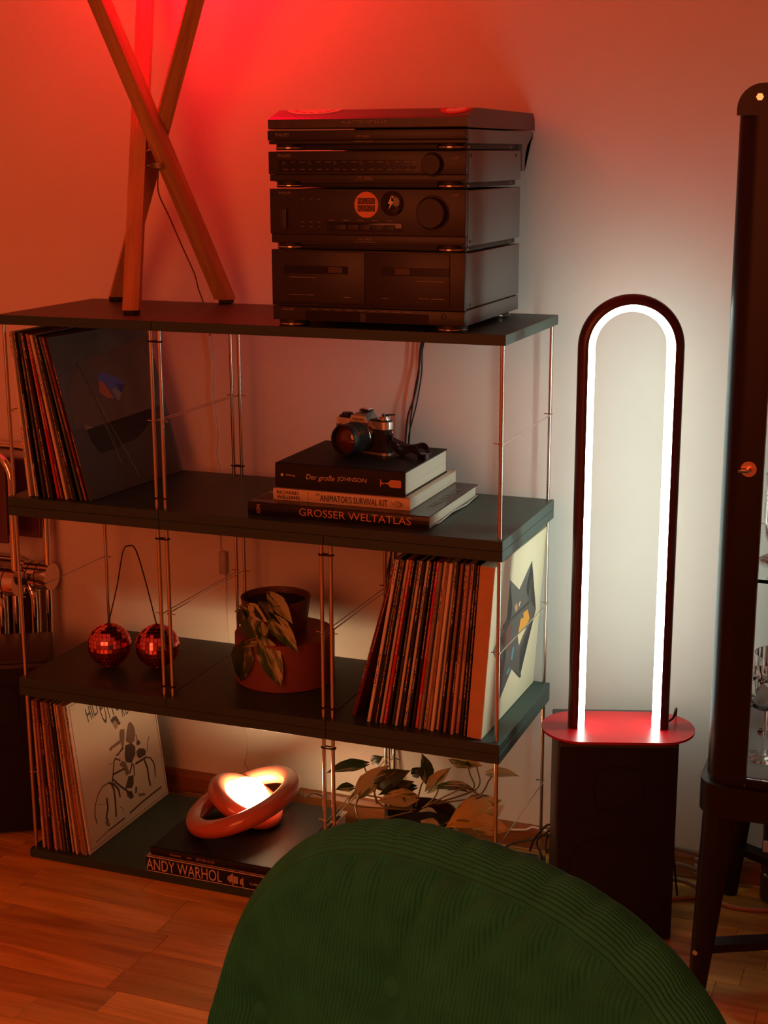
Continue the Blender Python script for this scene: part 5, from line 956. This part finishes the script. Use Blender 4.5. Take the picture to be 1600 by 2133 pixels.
def topline(s, inset):
    aa = P_['a']-inset; bb_ = P_['b']-inset; q = min(1, abs(s)/aa); return bb_*(1-q**P_['e'])**(1/P_['e'])
PITCH = 0.0043
creases = [((-0.021, 0.386), (-0.056, 0.265), 1.3), ((0.030, 0.385), (-0.020, 0.275), 1.0), ((0.078, 0.380), (0.020, 0.285), 1.3), ((0.124, 0.376), (0.075, 0.285), 1.0), ((0.170, 0.362), (0.120, 0.280), 1.2), ((0.213, 0.345), (0.170, 0.270), 1.0), ((0.250, 0.315), (0.205, 0.250), 1.0), ((-0.091, 0.376), (-0.076, 0.280), 0.9), ((-0.128, 0.366), (-0.105, 0.290), 1.0), ((-0.165, 0.350), (-0.130, 0.280), 0.8)]
BTNS = [(-0.063, 0.249), (0.145, 0.235), (-0.245, 0.150)]
def crease(s, h_):
    v = 0.0
    for (s0, h0), (s1, h1), w_ in creases:
        dx, dy = s1-s0, h1-h0; L2 = dx*dx+dy*dy; t = ((s-s0)*dx+(h_-h0)*dy)/L2
        if t < -0.1 or t > 1.3: continue
        px = ((s-s0)*dy-(h_-h0)*dx)/math.sqrt(L2); fade = math.exp(-(max(0, t)/0.75)**2)*min(1, (t+0.1)/0.15)
        v += w_*fade*(-0.0080*math.exp(-(px/0.0075)**2) + 0.0048*math.exp(-((px+0.020)/0.014)**2))
    return v
def face_n(s, h_, ht):
    f = max(0.0, 1-(abs(s)/(P_['a']-P_['inset']))**2); top = max(0.0, ht-h_)
    n = P_['d'] + 0.022*f*min(1, top/0.12)**0.7 - 0.010*math.exp(-(top/0.012)**2)
    for bs, bh in BTNS:
        rr = math.hypot(s-bs, (h_-bh)*0.9); n -= 0.022*math.exp(-(rr/0.030)**2) + 0.010*math.exp(-(rr/0.080)**2)
    return n + crease(s, h_)*min(1, top/0.006+0.15)
aI = P_['a']-P_['inset']; HB = -0.10
cols = int(2*aI/PITCH*6); rws = 110; vs = []; fs = []
for i in range(cols+1):
    s = -aI+2*aI*i/cols; s = max(-aI*0.9999, min(aI*0.9999, s)); ht = topline(s, P_['inset'])
    for j in range(rws+1):
        t = j/rws; h_ = HB+(ht-HB)*t; ph = s/PITCH + 1.6*math.exp(-((s-BTNS[0][0])/0.07)**2-((h_-BTNS[0][1])/0.08)**2)*math.copysign(min(1, abs(s-BTNS[0][0])/0.03), s-BTNS[0][0])
        vs.append(place(s, h_, face_n(s, h_, ht)+0.0034*abs(math.cos(PI*ph))**0.55-0.0016))
for i in range(cols):
    for j in range(rws): a = i*(rws+1)+j; fs.append((a, a+rws+1, a+rws+2, a+1))
MB().add(vs, fs).build('front_cushion', M_cord, ac, True, 180)
# band between the front seam and the back seam
def outline(n, inset):
    out = []; aa = P_['a']-inset; bb_ = P_['b']-inset; ex = 2/P_['e']
    out.append((aa, HB))
    for k in range(n+1):
        t = PI*k/n; c = math.cos(t); s_ = math.sin(t); out.append((aa*math.copysign(abs(c)**ex, c), bb_*abs(s_)**ex))
    out.append((-aa, HB)); return out
def resample(pl, n):
    d = [0]
    for a, b in zip(pl[:-1], pl[1:]): d.append(d[-1]+math.hypot(b[0]-a[0], b[1]-a[1]))
    out = []; k = 0
    for i in range(n+1):
        t = d[-1]*i/n
        while k < len(d)-2 and d[k+1] < t: k += 1
        f = (t-d[k])/max(1e-9, d[k+1]-d[k]); out.append((pl[k][0]+(pl[k+1][0]-pl[k][0])*f, pl[k][1]+(pl[k+1][1]-pl[k][1])*f))
    return out
NL = 420; o1 = resample(outline(400, P_['inset']), NL); o2 = resample(outline(400, 0.004), NL)
DB = -0.028; NB = 17*6; vs = []; fs = []
for i in range(NL+1):
    (s1, h1), (s2, h2) = o1[i], o2[i]; L_ = math.hypot(s1, h1) or 1; wr = 0.0
    a_ = o1[max(0, i-2)]; b_ = o1[min(NL, i+2)]; tx, ty = b_[0]-a_[0], b_[1]-a_[1]; tl_ = math.hypot(tx, ty) or 1; ox, oy = ty/tl_, -tx/tl_
    if ox*s1+oy*(h1+0.05) < 0: ox, oy = -ox, -oy
    for (cs, ch_), e1_, w_ in creases: wr -= 0.0026*w_*math.exp(-((s1-cs)/0.007)**2)*(1 if h1 > 0.15 else 0) - 0.0010*w_*math.exp(-((s1-cs-0.017)/0.012)**2)*(1 if h1 > 0.15 else 0)
    n1v = face_n(max(-aI, min(aI, s1)), h1, max(h1, topline(max(-aI*0.9999, min(aI*0.9999, s1)), P_['inset'])))
    for j in range(NB+1):
        t = j/NB; s = s1+(s2-s1)*t; h_ = h1+(h2-h1)*t; n = n1v+(DB-n1v)*t
        bul = 0.016*math.sin(PI*min(1, t*1.0))**0.8 + 0.0034*abs(math.cos(PI*17*t))**0.55-0.0016 + wr*math.sin(PI*t)
        vs.append(place(s+ox*bul, h_+oy*bul, n))
for i in range(NL):
    for j in range(NB): a = i*(NB+1)+j; fs.append((a, a+1, a+NB+2, a+NB+1))
MB().add(vs, fs).build('edge_band', M_cord, ac, True, 180)
# piped seam along the front edge
MB().tube([place(s, h_, face_n(max(-aI, min(aI, s)), h_, max(h_, topline(max(-aI*0.9999, min(aI*0.9999, s)), P_['inset'])))-0.001) for s, h_ in o1[::3]], 0.0022, 6).build('seam', M_cord, ac, True)
vs = [place(s, h_, DB-0.0) for s, h_ in o2]; ctr = place(0, 0.1, DB-0.012); fs = [(i, i+1, len(vs)) for i in range(len(vs)-1)]; vs.append(ctr); MB().add(vs, fs).build('back_panel', M_cord, ac, True, 180)
q = nv.to_track_quat('Z', 'Y').to_matrix()
for bs, bh in BTNS:
    bp_ = place(bs, bh, face_n(bs, bh, topline(bs, P_['inset']))+0.001)
    MB().lathe([(0.0, 0.0075), (0.006, 0.0070), (0.0115, 0.0050), (0.0140, 0.0015), (0.0140, -0.005)], 28, bp_, q).build('button', M_cord, ac, True)
# seat, arms and swivel foot (below the picture's edge)
st2 = MB(); sb = place(0, HB, 0)
sbm = bmesh.new(); bmesh.ops.create_cube(sbm, size=1.0); bmesh.ops.bevel(sbm, geom=sbm.edges[:], offset=0.16, segments=4, profile=0.6, affect='EDGES')
Mx = Matrix.Translation(nh*0.30+V(0, 0, 0.34)) @ Matrix.Rotation(ya, 4, 'Z') @ Matrix.Diagonal((0.66, 0.62, 0.17, 1)); st2.bm(sbm, Mx); st2.build('seat', M_cord, ac, True, 60)
MB().cyl(nh*0.28+V(0, 0, 0.02), nh*0.28+V(0, 0, 0.27), 0.028, seg=20).build('pedestal', M_cab, ac, True)
MB().lathe([(0, 0.0005), (0.24, 0.0005), (0.24, 0.010), (0.05, 0.024), (0, 0.024)], 48, nh*0.28).build('foot_plate', M_cab, ac, True)
